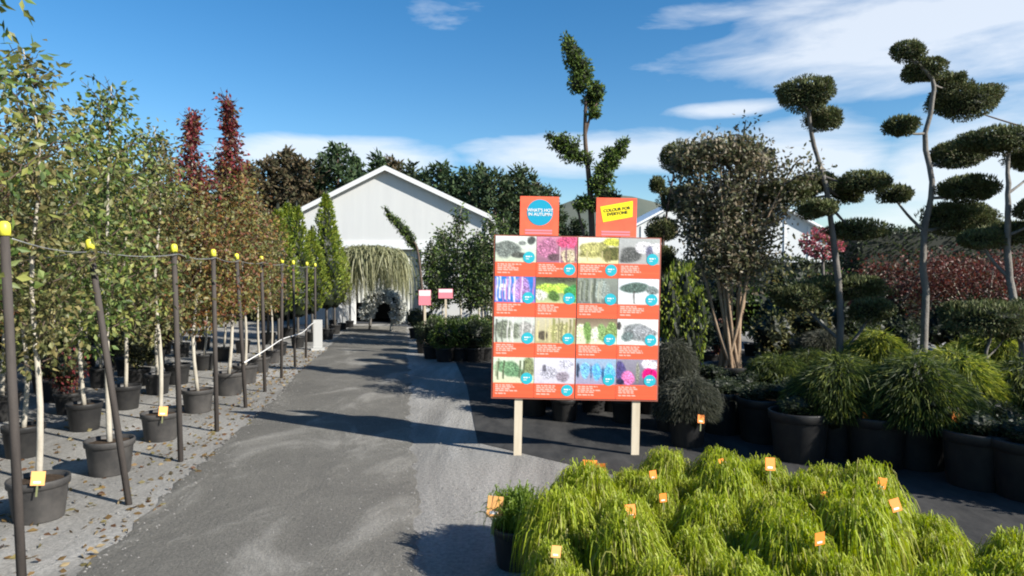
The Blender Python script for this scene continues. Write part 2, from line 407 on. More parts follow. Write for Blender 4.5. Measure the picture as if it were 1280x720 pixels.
# ------------------------------------------------------------------ SETTING
def ground_mat(name, c0, c1, c2, patch, streak, fine, bump):
    m = bpy.data.materials.new(name); m.use_nodes = True; t = m.node_tree; bs = t.nodes['Principled BSDF']
    bs.inputs['Roughness'].default_value = .92; bs.inputs['Specular IOR Level'].default_value = .15
    tcn = t.nodes.new('ShaderNodeTexCoord'); mp = t.nodes.new('ShaderNodeMapping')
    mp.inputs['Rotation'].default_value = (0, 0, -.158); mp.inputs['Scale'].default_value = (1, streak, 1)
    t.links.new(tcn.outputs['Object'], mp.inputs['Vector'])
    n1 = t.nodes.new('ShaderNodeTexNoise'); n1.inputs['Scale'].default_value = patch; n1.inputs['Detail'].default_value = 6; n1.inputs['Roughness'].default_value = .6
    n1.inputs['Distortion'].default_value = .6
    n2 = t.nodes.new('ShaderNodeTexNoise'); n2.inputs['Scale'].default_value = fine; n2.inputs['Detail'].default_value = 8; n2.inputs['Roughness'].default_value = .7
    t.links.new(mp.outputs[0], n1.inputs['Vector']); t.links.new(tcn.outputs['Object'], n2.inputs['Vector'])
    r1 = t.nodes.new('ShaderNodeValToRGB'); e = r1.color_ramp.elements
    e[0].position = .38; e[0].color = (*c0, 1); e[1].position = .66; e[1].color = (*c2, 1)
    x = e.new(.53); x.color = (*c1, 1)
    t.links.new(n1.outputs['Fac'], r1.inputs['Fac'])
    mx = t.nodes.new('ShaderNodeMix'); mx.data_type = 'RGBA'; mx.blend_type = 'OVERLAY'; mx.inputs['Factor'].default_value = .7
    r2 = t.nodes.new('ShaderNodeValToRGB'); r2.color_ramp.elements[0].position = .3; r2.color_ramp.elements[1].position = .7
    r2.color_ramp.elements[0].color = (.25, .25, .25, 1); r2.color_ramp.elements[1].color = (.75, .74, .72, 1)
    t.links.new(n2.outputs['Fac'], r2.inputs['Fac'])
    t.links.new(r1.outputs[0], mx.inputs[6]); t.links.new(r2.outputs[0], mx.inputs[7]); t.links.new(mx.outputs[2], bs.inputs['Base Color'])
    bp = t.nodes.new('ShaderNodeBump'); bp.inputs['Strength'].default_value = .7; bp.inputs['Distance'].default_value = bump
    ad = t.nodes.new('ShaderNodeMath'); ad.operation = 'ADD'
    ml = t.nodes.new('ShaderNodeMath'); ml.operation = 'MULTIPLY'; ml.inputs[1].default_value = 3.0
    t.links.new(n1.outputs['Fac'], ml.inputs[0]); t.links.new(ml.outputs[0], ad.inputs[0]); t.links.new(n2.outputs['Fac'], ad.inputs[1])
    t.links.new(ad.outputs[0], bp.inputs['Height']); t.links.new(bp.outputs[0], bs.inputs['Normal'])
    return m
GROUND = ground_mat('weed_mat_and_shade_ground', (.17, .165, .155), (.25, .243, .228), (.34, .332, .316), 1.1, .22, 34, .018)
ROAD = ground_mat('compacted_gravel', (.120, .115, .104), (.142, .136, .122), (.235, .226, .205), 1.5, .55, 60, .014)
PATHM = ground_mat('pale_path', (.26, .255, .25), (.32, .315, .31), (.38, .37, .36), .8, 1, 30, .01)

b = MB(); b.quad((-900, -200, 0), (900, -200, 0), (900, 1800, 0), (-900, 1800, 0)); tag(ob('ground', b.me('ground', GROUND)), kind='structure')
def road_l(d): return -2.45 - .158 * (d - 3.9) + .03 * math.sin(d * .9) + .012 * math.sin(d * 4.1 + 1)
def road_r(d): return -0.55 - .158 * (d - 3.9) + .02 * math.sin(d * 1.1 + 2) + .012 * math.sin(d * 5.3)
b = MB(); ds = np.linspace(-6, 23, 260); vs = []; fs = []
for i, d in enumerate(ds):
    l_, r_ = road_l(d) + random.uniform(-.03, .03), road_r(d) + random.uniform(-.04, .04)
    vs += [(l_, d, .004), (l_ + .06, d, .012), (r_ - .06, d, .012), (r_, d, .004)]
    if i:
        o = 4 * i
        for k in range(3): fs.append((o - 4 + k, o - 3 + k, o + 1 + k, o + k))
b.add(vs, fs, 0, True); tag(ob('road', b.me('road', ROAD)), kind='structure')
b = MB(); b.quad((6.5, 15.6, .004), (60, 15.6, .004), (60, 18.2, .004), (6.5, 18.2, .004)); tag(ob('path', b.me('path', PATHM)), kind='structure')
SHADEM = mat('painted_shade_sheet', (.028, .028, .028), .85, .2, ((.06, .058, .055), 5, (1, .4, 1)), (30, .4, .006))  # near-black sheet: deep shade on the ground, painted as colour
b = MB(); b.add([(-.35, 6.9, .004), (1.4, 5.3, .004), (2.3, 3.9, .004), (8.5, 3.0, .004), (9.5, 15.4, .004), (-1.4, 15.4, .004), (-.7, 10.5, .004)], [tuple(range(7))]); tag(ob('weed_mat_and_shade_ground', b.me('weed_mat_and_shade_ground', SHADEM)), kind='structure')
# hills
HILLM = mat('hillside', (.10, .12, .10), .95, .1, ((.14, .15, .12), .02, (1, 1, 1)))
b = MB(); xs = np.linspace(-900, 1100, 90); vs = []; fs = []
for i, x in enumerate(xs):
    h = 40 + 18 * math.sin(x / 130 + .4) + 9 * math.sin(x / 47) + 30 * math.exp(-((x - 130) / 120) ** 2)
    vs += [(x, 620, -1), (x, 760, max(h, 8)), (x, 1000, -1)]
    if i:
        o = 3 * i; fs += [(o - 3, o, o + 1, o - 2), (o - 2, o + 1, o + 2, o - 1)]
b.add(vs, fs, 0, True); tag(ob('hills', b.me('hills', HILLM)), kind='structure')

# fallen leaves on the weed mat at the left
lv = Leaves(); n = 1500
dd = rng.uniform(3, 16, n); xx = -2.85 - .158 * (dd - 5.03) - np.abs(rng.normal(size=n)) * 1.1 + .25
lv.leaves(np.stack([xx, dd, np.full(n, .008)], 1), rdir(n) * np.array([1, 1, .12]), .055, .035, pick([(.16, .10, .04), (.20, .13, .05), (.12, .06, .03), (.18, .15, .06), (.26, .20, .11)], n))
tag(ob('fallen_leaves', lv.me('fallen_leaves', LEAF)), 'fallen brown leaves scattered on the pale ground under the left tree rows', 'fallen leaves', kind='stuff')

# ------------------------------------------------------------------ SHED
CLAD = mat('pale_grey_cladding', (.52, .525, .52), .5, .35, ((.56, .565, .555), 1.2, (2.5, 1, .25)))
_n = CLAD.node_tree; _b = _n.nodes['Principled BSDF']; _t = _n.nodes.new('ShaderNodeTexCoord'); _w = _n.nodes.new('ShaderNodeTexWave')
_w.wave_type = 'BANDS'; _w.bands_direction = 'X'; _w.wave_profile = 'SAW'; _w.inputs['Scale'].default_value = .8; _w.inputs['Distortion'].default_value = 0
_n.links.new(_t.outputs['Object'], _w.inputs['Vector']); _p = _n.nodes.new('ShaderNodeBump'); _p.inputs['Strength'].default_value = .04; _p.inputs['Distance'].default_value = .02
_n.links.new(_w.outputs['Fac'], _p.inputs['Height']); _n.links.new(_p.outputs[0], _b.inputs['Normal'])
TRIM = mat('white_trim', (.66, .67, .67), .45, .35)
ROOFM = mat('grey_roof_sheet', (.50, .51, .52), .45, .4, ((.58, .59, .60), .5, (1, 1, 1)))
DOORM = mat('corrugated_door_steel', (.42, .43, .41), .4, .45, ((.52, .53, .50), 1.2, (1, 1, .2)))
DARK = mat('shed_interior', (.06, .065, .075), .9, .1)
D0 = 24.0
sx0, sx1 = GX(366, D0), GX(608, D0); cx = GX(483, D0); ez = 3.80; rz_ = 5.45; dep = 14
ox0, ox1, oz = GX(444, D0), GX(527, D0), 2.62
shed = thing('garden_shed', 'large pale grey gabled shed with corrugated door at the far end of the path', 'shed', ((sx0 + sx1) / 2, D0, 0))
X = (sx0 + sx1) / 2
b = MB()                                            # front and rear gable walls with the opening cut out, side walls
def poly(b, pts, y0, y1, mi=0):
    n = len(pts); vs = [(x - X, y0 - D0, z) for x, z in pts] + [(x - X, y1 - D0, z) for x, z in pts]
    b.add(vs, [tuple(range(n)), tuple(range(2 * n - 1, n - 1, -1))] + [(i, i + n, (i + 1) % n + n, (i + 1) % n) for i in range(n)], mi)
poly(b, [(sx0, oz), (sx1, oz), (sx1, ez), (cx, rz_), (sx0, ez)], D0, D0 + .12)
poly(b, [(sx0, 0), (ox0, 0), (ox0, oz), (sx0, oz)], D0 + .001, D0 + .12)
poly(b, [(ox1, 0), (sx1, 0), (sx1, oz), (ox1, oz)], D0 + .001, D0 + .12)
poly(b, [(sx0, 0), (sx1, 0), (sx1, ez), (cx, rz_), (sx0, ez)], D0 + dep - .12, D0 + dep)
b.box(sx0 - X, sx0 - X + .1, .12, dep - .12, 0, ez); b.box(sx1 - X - .1, sx1 - X, .12, dep - .12, 0, ez)
ob('wall', b.me('wall', CLAD), shed)
b = MB(); ov = .18
for s_, xe in ((-1, sx0), (1, sx1)):
    run = abs(xe - cx); rise = rz_ - ez; sl_ = rise / run; xo = xe + s_ * ov; zo = ez - ov * sl_
    a = (cx - X, -.2, rz_ + .02); c = (xo - X, -.2, zo + .02); th = .07
    vs = [a, c, (c[0], dep + .2, c[2]), (a[0], dep + .2, a[2])]; vs += [(x, y, z + th) for x, y, z in vs]
    b.add(vs, [(0, 1, 2, 3), (7, 6, 5, 4), (0, 4, 5, 1), (1, 5, 6, 2), (2, 6, 7, 3), (3, 7, 4, 0)])
rf = ob('roof', b.me('roof', ROOFM), shed)
for s_, xe in ((-1, sx0), (1, sx1)):                 # barge boards
    b = MB(); run = abs(xe - cx); sl_ = (rz_ - ez) / run; xo = xe + s_ * ov; zo = ez - ov * sl_
    a = Vector((cx - X, -.24, rz_ + .11)); c = Vector((xo - X, -.24, zo + .11))
    vs = [a, c, c - Vector((0, 0, .17)), a - Vector((0, 0, .17))]; vs += [v + Vector((0, .035, 0)) for v in vs]
    b.add(vs, [(0, 1, 2, 3), (7, 6, 5, 4), (0, 4, 5, 1), (1, 5, 6, 2), (2, 6, 7, 3), (3, 7, 4, 0)])
    ob('barge_board', b.me('barge_board', TRIM), rf)
b = MB(); b.box(sx0 - X + .5, sx1 - X - .9, -.06, -.003, oz + .02, oz + .30); ob('door_lintel', b.me('door_lintel', TRIM), shed)
b = MB(); b.box(ox0 - X - .14, ox0 - X, -.05, -.003, 0, oz + .02); ob('door_jamb', b.me('door_jamb', TRIM), shed)
b = MB(); b.box(ox1 - X, ox1 - X + .1, -.05, -.003, 0, oz + .02); ob('door_jamb', b.me('door_jamb', TRIM), shed)
def corr(name, xa, xb, y, z0, z1, m, parent):
    b = MB(); n = int((xb - xa) / .035); vs = []; fs = []
    for i in range(n + 1):
        x = xa + (xb - xa) * i / n; k = i % 4; yy = y + (0 if k < 2 else .045)
        vs += [(x, yy, z0), (x, yy, z1)]
        if i: fs.append((2 * i - 2, 2 * i, 2 * i + 1, 2 * i - 1))
    b.add(vs, fs); return ob(name, b.me(name, m), parent)
mx_ = GX(488, D0) - X
corr('sliding_door', mx_, ox1 - X - .02, .16, .03, oz, DOORM, shed)
corr('sliding_door', ox0 - X + .03, mx_ + .3, .30, .75, oz, DOORM, shed)
b = MB(); b.box(ox0 - X, mx_ + .3, 2.2, 2.3, 0, oz); b.box(sx0 - X + .1, sx1 - X - .1, .13, dep - .13, .02, .03); ob('partition', b.me('partition', DARK), shed)

b = MB(); b.box(sx1 - X + .17, sx1 - X + .29, -.2, dep + .2, ez - .26, ez - .14); ob('gutter', b.me('gutter', TRIM), shed)
b = MB(); b.tube([(sx1 - X + .09, -.09, ez - .2), (sx1 - X + .05, -.09, ez - .5), (sx1 - X + .05, -.09, 0)], .04, 8); ob('downpipe', b.me('downpipe', TRIM), shed)
# white roofed glasshouse at the right, behind the trees
GD = 27.0
gh = thing('greenhouse', 'white roofed glasshouse half hidden behind the many-stemmed tree', 'greenhouse', (GX(905, GD), GD, 0))
gx = GX(905, GD); gl, gr = GX(772, GD) - gx, GX(1040, GD) - gx; gz, ge = 5.55, 3.3
GLZ = mat('white_roof_film', (.66, .68, .70), .35, .4, ((.74, .76, .78), .7, (1, .2, 1)))
GWL = mat('greenhouse_wall_film', (.55, .57, .58), .4, .4)
b = MB()
vs = [(gl, 0, 0), (gr, 0, 0), (gr, 0, ge), ((gl + gr) / 2, 0, gz), (gl, 0, ge)]; vs += [(x, 16, z) for x, _, z in vs]
b.add(vs, [(0, 1, 2, 3, 4), (9, 8, 7, 6, 5), (0, 4, 9, 5), (1, 6, 7, 2)]); ob('wall', b.me('wall', GWL), gh)
b = MB()
for s_, xe in ((-1, gl - .25), (1, gr + .25)):
    c = (gl + gr) / 2; zl = ge - .14
    vs = [(c, -.25, gz + .02), (xe, -.25, zl), (xe, 16.25, zl), (c, 16.25, gz + .02)]; vs += [(x, y, z + .09) for x, y, z in vs]
    b.add(vs, [(0, 1, 2, 3), (7, 6, 5, 4), (0, 4, 5, 1), (1, 5, 6, 2), (2, 6, 7, 3), (3, 7, 4, 0)])
ob('roof', b.me('roof', GLZ), gh)
b = MB()
for k in range(1, 9):
    x = gl + (gr - gl) * k / 9; zt = ge + (gz - ge) * (1 - abs(x - (gl + gr) / 2) / ((gr - gl) / 2)); b.box(x - .03, x + .03, -.04, -.003, 0, zt - .12)
ob('frame', b.me('frame', TRIM), gh)

# ------------------------------------------------------------------ SIGN BOARD
SD = 6.4
def raster(W_, H_, bgt, bgb, blobs, streaks=None, seed=0):
    r_ = np.random.default_rng(seed)
    u, v = np.meshgrid((np.arange(W_) + .5) / W_, (np.arange(H_) + .5) / H_)
    img = np.array(bgt)[None, None] * (1 - v[..., None]) + np.array(bgb)[None, None] * v[..., None]
    nzs = r_.normal(size=(H_, W_, 1))
    k1 = r_.normal(size=(6, 2)) * 9; p1 = r_.uniform(0, 6, 6)
    wob = sum(np.sin(u * k[0] + v * k[1] + p) for k, p in zip(k1, p1)) / 6
    for (cx_, cy_, rx, ry, c) in blobs:
        d = np.sqrt(((u - cx_) / rx) ** 2 + ((v - cy_) / ry) ** 2) + wob * .35
        a = np.clip((1.08 - d) / .22, 0, 1)[..., None]
        tex = 1 + .16 * nzs + .10 * wob[..., None]
        img = img * (1 - a) + np.array(c)[None, None] * tex * a
    if streaks:
        for (x, wd, y0, y1, c) in streaks:
            a = (np.clip((wd - np.abs(u - x - .01 * np.sin(v * 7))) / wd * 2, 0, 1) * (v > y0) * (v < y1))[..., None]
            img = img * (1 - a) + np.array(c)[None, None] * a
    return np.clip(img * (1 + .03 * nzs), 4, 250)
def vst(seed, n, y0, y1, cols, wd=.018):
    r_ = random.Random(seed); return [(r_.random(), wd * r_.uniform(.6, 1.6), y0 + r_.uniform(-.08, .08), y1 + r_.uniform(-.08, .08), r_.choice(cols)) for _ in range(n)]
gd, gm, gy, wt = (70, 80, 62), (105, 120, 88), (125, 128, 125), (232, 234, 230)
PICS = [
 [((222, 226, 222), (196, 205, 180), [(.28, .52, .32, .34, (112, 118, 112)), (.55, .75, .2, .12, (80, 82, 76)), (.86, .2, .1, .16, (82, 84, 82)), (.65, .28, .1, .09, (120, 124, 120))], None, 0),
  ((206, 140, 165), (150, 105, 125), [(.8, .2, .28, .26, (205, 86, 122)), (.25, .5, .24, .4, (176, 112, 142)), (.8, .75, .22, .3, (196, 180, 150)), (.45, .8, .2, .14, (100, 76, 84))], vst(2, 4, .4, 1, [(120, 90, 100), (210, 190, 190)]), 0),
  ((235, 232, 222), (225, 214, 160), [(.45, .5, .42, .34, (150, 146, 90)), (.8, .62, .24, .28, (98, 98, 54)), (.85, .18, .2, .16, (190, 190, 80)), (.3, .4, .25, .25, (170, 165, 105))], vst(3, 7, .55, .9, [(190, 180, 130), (120, 112, 70)]), 0),
  ((176, 178, 176), (170, 168, 166), [(.3, .65, .26, .32, (92, 92, 90)), (.62, .36, .24, .24, (214, 210, 214)), (.9, .4, .14, .2, (224, 220, 224)), (.75, .6, .1, .3, (98, 98, 118))], None, 0)],
 [((44, 124, 202), (36, 110, 192), [(.22, .42, .08, .16, (190, 205, 235)), (.62, .5, .22, .5, (168, 132, 190))], vst(5, 16, .05, .95, [(225, 215, 240), (176, 120, 180), (60, 120, 200)], .022), 0),
  ((74, 86, 62), (190, 200, 150), [(.5, .45, .46, .22, (176, 206, 84)), (.45, .75, .16, .2, (84, 112, 58)), (.88, .62, .2, .36, (66, 140, 74)), (.12, .7, .2, .2, (206, 206, 190)), (.5, .08, .6, .14, (72, 74, 60))], None, 0),
  ((142, 148, 138), (112, 116, 110), [(.6, .5, .2, .4, (146, 156, 150)), (.2, .45, .2, .45, (118, 124, 106))], vst(7, 14, .1, .95, [(168, 172, 156), (92, 98, 86), (140, 146, 138)], .025), 0),
  ((222, 226, 232), (212, 214, 212), [(.4, .36, .34, .20, (86, 104, 96)), (.82, .45, .15, .16, (120, 130, 128))], [(.4, .02, .45, .97, (70, 60, 56)), (.84, .013, .5, .9, (90, 84, 80))], 0)],
 [((202, 206, 200), (190, 196, 180), [(.35, .5, .36, .36, (118, 124, 108)), (.8, .5, .22, .36, (150, 148, 144))], vst(9, 7, .05, .98, [(226, 226, 220), (96, 98, 90), (214, 212, 206)], .02), 0),
  ((200, 192, 168), (176, 168, 128), [(.2, .7, .14, .2, (86, 78, 66)), (.6, .55, .3, .35, (176, 172, 122))], vst(10, 14, .1, .95, [(150, 150, 96), (206, 196, 150), (120, 116, 84)], .02), 0),
  ((122, 102, 84), (222, 222, 196), [(.1, .55, .12, .34, (214, 226, 180)), (.28, .55, .11, .42, (110, 140, 78)), (.62, .55, .12, .36, (130, 158, 100)), (.86, .5, .14, .38, (128, 152, 92)), (.45, .6, .1, .3, (216, 222, 190))], None, 0),
  ((224, 224, 222), (228, 226, 222), [(.5, .55, .40, .36, (134, 138, 140)), (.65, .45, .24, .22, (150, 152, 156)), (.25, .7, .16, .2, (110, 122, 122)), (.05, .3, .05, .16, (70, 68, 66))], None, 0)],
 [((206, 216, 196), (206, 208, 176), [(.3, .42, .34, .26, (110, 146, 108)), (.5, .62, .3, .2, (98, 132, 98)), (.86, .4, .14, .4, (126, 134, 96))], vst(13, 6, .1, .8, [(90, 100, 76), (150, 160, 130), (222, 222, 212)], .02), 0),
  ((214, 212, 222), (200, 196, 208), [(.35, .6, .2, .22, (180, 178, 190)), (.72, .72, .16, .2, (150, 140, 152)), (.8, .25, .2, .18, (176, 174, 186)), (.25, .45, .05, .16, (120, 118, 130))], None, 0),
  ((150, 178, 204), (160, 150, 176), [(.24, .5, .11, .34, (120, 182, 226)), (.52, .5, .11, .36, (96, 172, 230)), (.82, .52, .13, .38, (104, 182, 232)), (.06, .5, .04, .3, (54, 66, 88)), (.38, .55, .03, .3, (80, 110, 150)), (.67, .55, .03, .3, (60, 96, 140))], None, 0),
  ((150, 146, 160), (110, 104, 120), [(.1, .45, .14, .4, (86, 78, 130)), (.82, .2, .22, .2, (222, 214, 222)), (.3, .72, .17, .26, (226, 120, 176)), (.8, .58, .17, .26, (216, 18, 116)), (.52, .5, .05, .4, (132, 132, 120)), (.1, .88, .1, .12, (46, 44, 74))], None, 0)],
]
sgn = thing('sign_board', 'square orange sign board of sixteen plant pictures on two pale timber stakes', 'sign', (GX(717, SD), SD, 0))
sgn.rotation_euler = (0, math.radians(1.1), 0)
BW, BH, BZ = 1.548, 1.52, .545
b = MB(); b.box(-BW / 2 - .012, BW / 2 + .012, .0, .016, BZ - .015, BZ + BH + .008); ob('backing_board', b.me('backing_board', BOARD), sgn)
for px in (647, 795):
    x = GX(px, SD) - GX(717, SD); b = MB(); b.box(x - .037, x + .037, .018, .058, -.15, 1.95); ob('stake', b.me('stake', STAKE), sgn)
pw, ph = BW / 4, BH / 4; NX, NY = 44, 44
BADGE = {}
for r in range(4):
    for c in range(4):
        bt, bb, blobs, st, _ = PICS[r][c]
        hp = 28
        im = np.zeros((NY, NX, 3)); im[:hp] = raster(NX, hp, bt, bb, blobs, st, r * 4 + c + 1)
        rr = np.random.default_rng(r * 7 + c)
        band = np.tile(np.array([240., 98., 66.]), (NY - hp, NX, 1)) * (1 + .02 * rr.normal(size=(NY - hp, 1, 1)))
        for ln, y in enumerate((2, 4, 6, 8, 11)):                    # rows of faint caption printing
            x = 3; end = int(NX * (.62 if ln < 4 else .45) * rr.uniform(.7, 1.1))
            while x < end:
                wl = int(rr.integers(2, 6)); band[y:y + 1, x:min(x + wl, end)] = (246, 196, 184); x += wl + 1
        im[hp:] = band
        lin_ = np.where(im / 255 <= .04045, im / 255 / 12.92, ((im / 255 + .055) / 1.055) ** 2.4)
        x0 = -BW / 2 + c * pw + .002 + (.004 if c == 2 else 0); x1 = -BW / 2 + (c + 1) * pw - .002 - (.004 if c == 1 else 0)
        z1 = BZ + BH - r * ph - .001; z0 = z1 - ph + .002
        gxs = np.linspace(x0, x1, NX); gzs = np.linspace(z1, z0, NY)
        XX, ZZ = np.meshgrid(gxs, gzs)
        V = np.stack([XX.ravel(), np.full(XX.size, -.005), ZZ.ravel()], 1); Fq = []
        for j in range(NY - 1):
            i = np.arange(NX - 1); a = j * NX + i
            Fq.append(np.stack([a, a + NX, a + NX + 1, a + 1], 1))
        nb = len(V)
        V = np.vstack([V, [(x0, -.005, z0), (x1, -.005, z0), (x1, -.005, z1), (x0, -.005, z1), (x0, -.001, z0), (x1, -.001, z0), (x1, -.001, z1), (x0, -.001, z1)]])
        Fq.append(np.array([(0, 4, 5, 1), (1, 5, 6, 2), (2, 6, 7, 3), (3, 7, 4, 0)]) + nb)
        C = np.vstack([lin_.reshape(-1, 3), np.full((8, 3), .7)])
        po = ob('poster', raw_mesh('poster', V, np.concatenate(Fq), C, PRINT), sgn)
        # round price badge
        low = (r, c) in ((0, 1), (0, 2), (3, 1))
        br = .055; bx = x1 - br - .012; bz = z1 - ph * (.80 if low else .52)
        mb = MB(); n = 28
        mb.add([(bx + br * math.cos(2 * PI * k / n), -.0075, bz + br * math.sin(2 * PI * k / n)) for k in range(n)], [tuple(range(n))], 0)
        for (dx, dz, w_, h_) in ((-.022, .008, .018, .012), (0.0, .008, .02, .012), (.024, .010, .01, .008), (-.015, -.014, .03, .006)):
            mb.quad((bx + dx - w_ / 2, -.0090, bz + dz - h_ / 2), (bx + dx + w_ / 2, -.0090, bz + dz - h_ / 2), (bx + dx + w_ / 2, -.0090, bz + dz + h_ / 2), (bx + dx - w_ / 2, -.0090, bz + dz + h_ / 2), 1)
        ob('badge', mb.me('badge', TEAL, WHITE), po)

def text_me(s, size, m, name):
    cu = bpy.data.curves.new('lettering', 'FONT'); cu.body = s; cu.size = size; cu.align_x = 'CENTER'; cu.align_y = 'CENTER'; cu.extrude = .0004; cu.offset = size * .02
    cu.space_line = .95
    o = bpy.data.objects.new('tmp', cu); COL.objects.link(o)
    me = bpy.data.meshes.new_from_object(o.evaluated_get(bpy.context.evaluated_depsgraph_get()))
    bpy.data.objects.remove(o); me.materials.clear(); me.materials.append(m); me.name = name
    return me
def card(x0, x1, kind):
    z0, z1 = BZ + BH + .010, BZ + BH + .375
    b = MB(); b.box(x0, x1, -.004, .006, z0, z1); b.box((x0 + x1) / 2 - .03, (x0 + x1) / 2 + .03, .0185, .03, z0 - .3, z1 - .03, 1)
    cd = ob('header_card', b.me('header_card', ORANGE, STAKE), sgn); cxx = (x0 + x1) / 2
    mb = MB()
    if kind == 'blue':
        n = 40; r = .122; cz = z0 + .215; cx_ = cxx + .005
        mb.add([(cx_ + r * math.cos(2 * PI * k / n), -.0065, cz + r * math.sin(2 * PI * k / n)) for k in range(n)], [tuple(range(n))])
        ob('round_badge', mb.me('round_badge', BLUE), cd)
        ob('lettering', text_me('WHAT\'S HOT\nIN AUTUMN', .040, WHITE, 'lettering'), cd, (cx_, -.0085, cz), (PI / 2, 0, 0))
    else:
        cz = z0 + .235
        pts = [(-.155, .055 - .01), (.150, .105), (.150, -.045), (-.125, -.10)]
        mb.add([(cxx + x, -.0065, cz + z) for x, z in reversed(pts)], [(0, 1, 2, 3)])
        ob('yellow_panel', mb.me('yellow_panel', YELLOW), cd)
        ob('lettering', text_me('COLOUR FOR\nEVERYONE', .040, BLACK, 'lettering'), cd, (cxx + .005, -.0085, cz + .003), (PI / 2, math.radians(-8), 0))
    mb = MB(); z = z0 + .05
    for k in range(2):
        mb.quad((x0 + .05, -.0062, z - .012), (x1 - .06, -.0062, z - .012), (x1 - .06, -.0062, z + .004), (x0 + .05, -.0062, z + .004)); z -= .026
    ob('caption', mb.me('caption', PINK), cd)
xl = -BW / 2
card(xl + .226, xl + .590, 'blue'); card(xl + .942, xl + 1.322, 'yellow')

# ------------------------------------------------------------------ FOREGROUND GRASS
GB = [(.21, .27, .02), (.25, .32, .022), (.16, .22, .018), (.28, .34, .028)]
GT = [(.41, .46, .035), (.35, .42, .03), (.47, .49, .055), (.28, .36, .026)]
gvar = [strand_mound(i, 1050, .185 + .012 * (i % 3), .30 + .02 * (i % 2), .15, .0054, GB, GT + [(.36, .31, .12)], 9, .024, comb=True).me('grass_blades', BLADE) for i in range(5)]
GRASS_GROUP = 'lime green weeping sedges in the foreground block'
rows = [(4.70, 1.05, 1.42, 2), (4.34, .78, 1.98, 4), (3.97, .44, 2.10, 5), (3.60, .26, 2.22, 6), (3.24, .20, 2.40, 7), (2.88, .22, 2.55, 7), (2.52, .24, 2.6, 7), (2.18, .40, 2.4, 6)]
rown = ['rear', 'second', 'third', 'fourth', 'fifth', 'sixth', 'seventh', 'front']
tagged = {(1, 0): TAG_O, (1, 2): TAG_B, (2, 1): TAG_O, (2, 3): TAG_O, (3, 1): TAG_B, (3, 4): TAG_O, (4, 0): TAG_P, (5, 1): TAG_P, (0, 1): TAG_O, (2, 4): TAG_O, (4, 3): TAG_O, (6, 4): TAG_O}
for i, (d, xa, xb, n) in enumerate(rows):
    for j in range(n):
        x = xa + (xb - xa) * j / max(n - 1, 1) + random.uniform(-.035, .035); y = d + random.uniform(-.04, .04) - .10 * (x - 1.1) * .3
        tl = ' with an orange label' if (i, j) in tagged else ''
        s_ = random.uniform(.86, 1.2)
        t = thing('sedge_plant', f'lime sedge{tl}, {ORD[j]} from left in foreground block\'s {rown[i]} row', 'potted plant', (x, y, 0), random.uniform(0, 6), GRASS_GROUP, s_)
        pot_parts(t, .135, .225)
        ob('blades', gvar[random.randrange(5)], t, (0, 0, .20), (random.uniform(-.13, .13), random.uniform(-.13, .13), 0), (random.uniform(.92, 1.1), random.uniform(.92, 1.1), random.uniform(.85, 1.15)))
        if (i, j) in tagged:
            q = -t.rotation_euler.z; off = Vector((random.uniform(-.05, .1), -.15)); off.rotate(Matrix.Rotation(q, 2))
            ob('plant_label', tagged[(i, j)], t, (off.x, off.y, .39), (random.uniform(-.3, .1), random.uniform(-.2, .2), q + random.uniform(-.3, .5)), (.62, 1, .62))
# the lone pot at the left of the block
gs = strand_mound(77, 420, .17, .24, .03, .007, [(.07, .13, .015), (.09, .16, .018)], [(.16, .25, .025), (.22, .28, .04)], 7, .05, erect=.45).me('grass_blades', BLADE)
t = thing('sedge_plant', 'lone small pot of short upright green grass between two orange labels', 'potted plant', (.03, 3.98, 0), .4)
pot_parts(t, .15, .235); ob('blades', gs, t, (0, 0, .21))
for dx, dz, m_ in ((-.145, .20, TAG_P), (.175, .17, TAG_O)):
    off = Vector((dx, -.06)); off.rotate(Matrix.Rotation(-.4, 2)); ob('plant_label', m_, t, (off.x, off.y, dz), (0, .1, -.4), (1.05, 1, 1.25))
# low pot with red label just behind the block's left corner
t = thing('sedge_plant', 'small dark pot with bright orange labels behind the sedge block\'s left corner', 'potted plant', (.58, 4.75, 0), 0)
pot_parts(t, .12, .19); ob('blades', gs, t, (0, 0, .16), scale=(.7, .7, .5)); ob('plant_label', TAG_B, t, (-.06, -.1, .20), (-.1, .1, .2), (1.1, 1, 1.1)); ob('plant_label', TAG_B, t, (.03, -.11, .2), (-.1, -.1, -.3))

# ------------------------------------------------------------------ LEFT: POSTS, WIRES, POTTED TREES
post_d = [3.62, 5.03, 6.2, 7.4, 8.75, 9.96, 11.3, 12.7, 14.1, 15.6]
b = MB(); b.tube([(0, 0, -.1), (0, 0, 1.0), (0, 0, 1.97)], [.024, .024, .023], 10); PM = b.me('post', POST)
b = MB(); b.lathe([(0, .038), (.016, .036), (.027, .024), (.030, 0), (.029, -.04), (.0245, -.04)], 14); CM = b.me('cap', CAP)
lean = [(-.004, -.035), (-.0, -.14), (0, -.02), (0, -.015), (0, -.05), (0, -.02), (0, .01), (0, -.01), (0, .015), (0, 0)]
tops = []
for i, d in enumerate(post_d):
    x = line_x(d)
    t = thing('support_post', f'dark timber post with a yellow cap, {ORD[i]} from camera along path\'s left edge', 'post', (x, d, 0), 0, 'yellow capped posts along the left edge of the path')
    t.rotation_euler = (random.uniform(-.01, .01), lean[i][1], 0)
    ob('post', PM, t); ob('cap', CM, t, (0, 0, 1.955))
    tops.append(Vector((x, d, 0)) + Vector((math.sin(lean[i][1]), 0, math.cos(lean[i][1]))) * 1.90)
b = MB(); pts = []
for a, c in zip(tops[:-1], tops[1:]):
    for k in range(6):
        q = k / 6; p = a.lerp(c, q); pts.append(p + Vector((.035, 0, -.03 * 4 * q * (1 - q))))
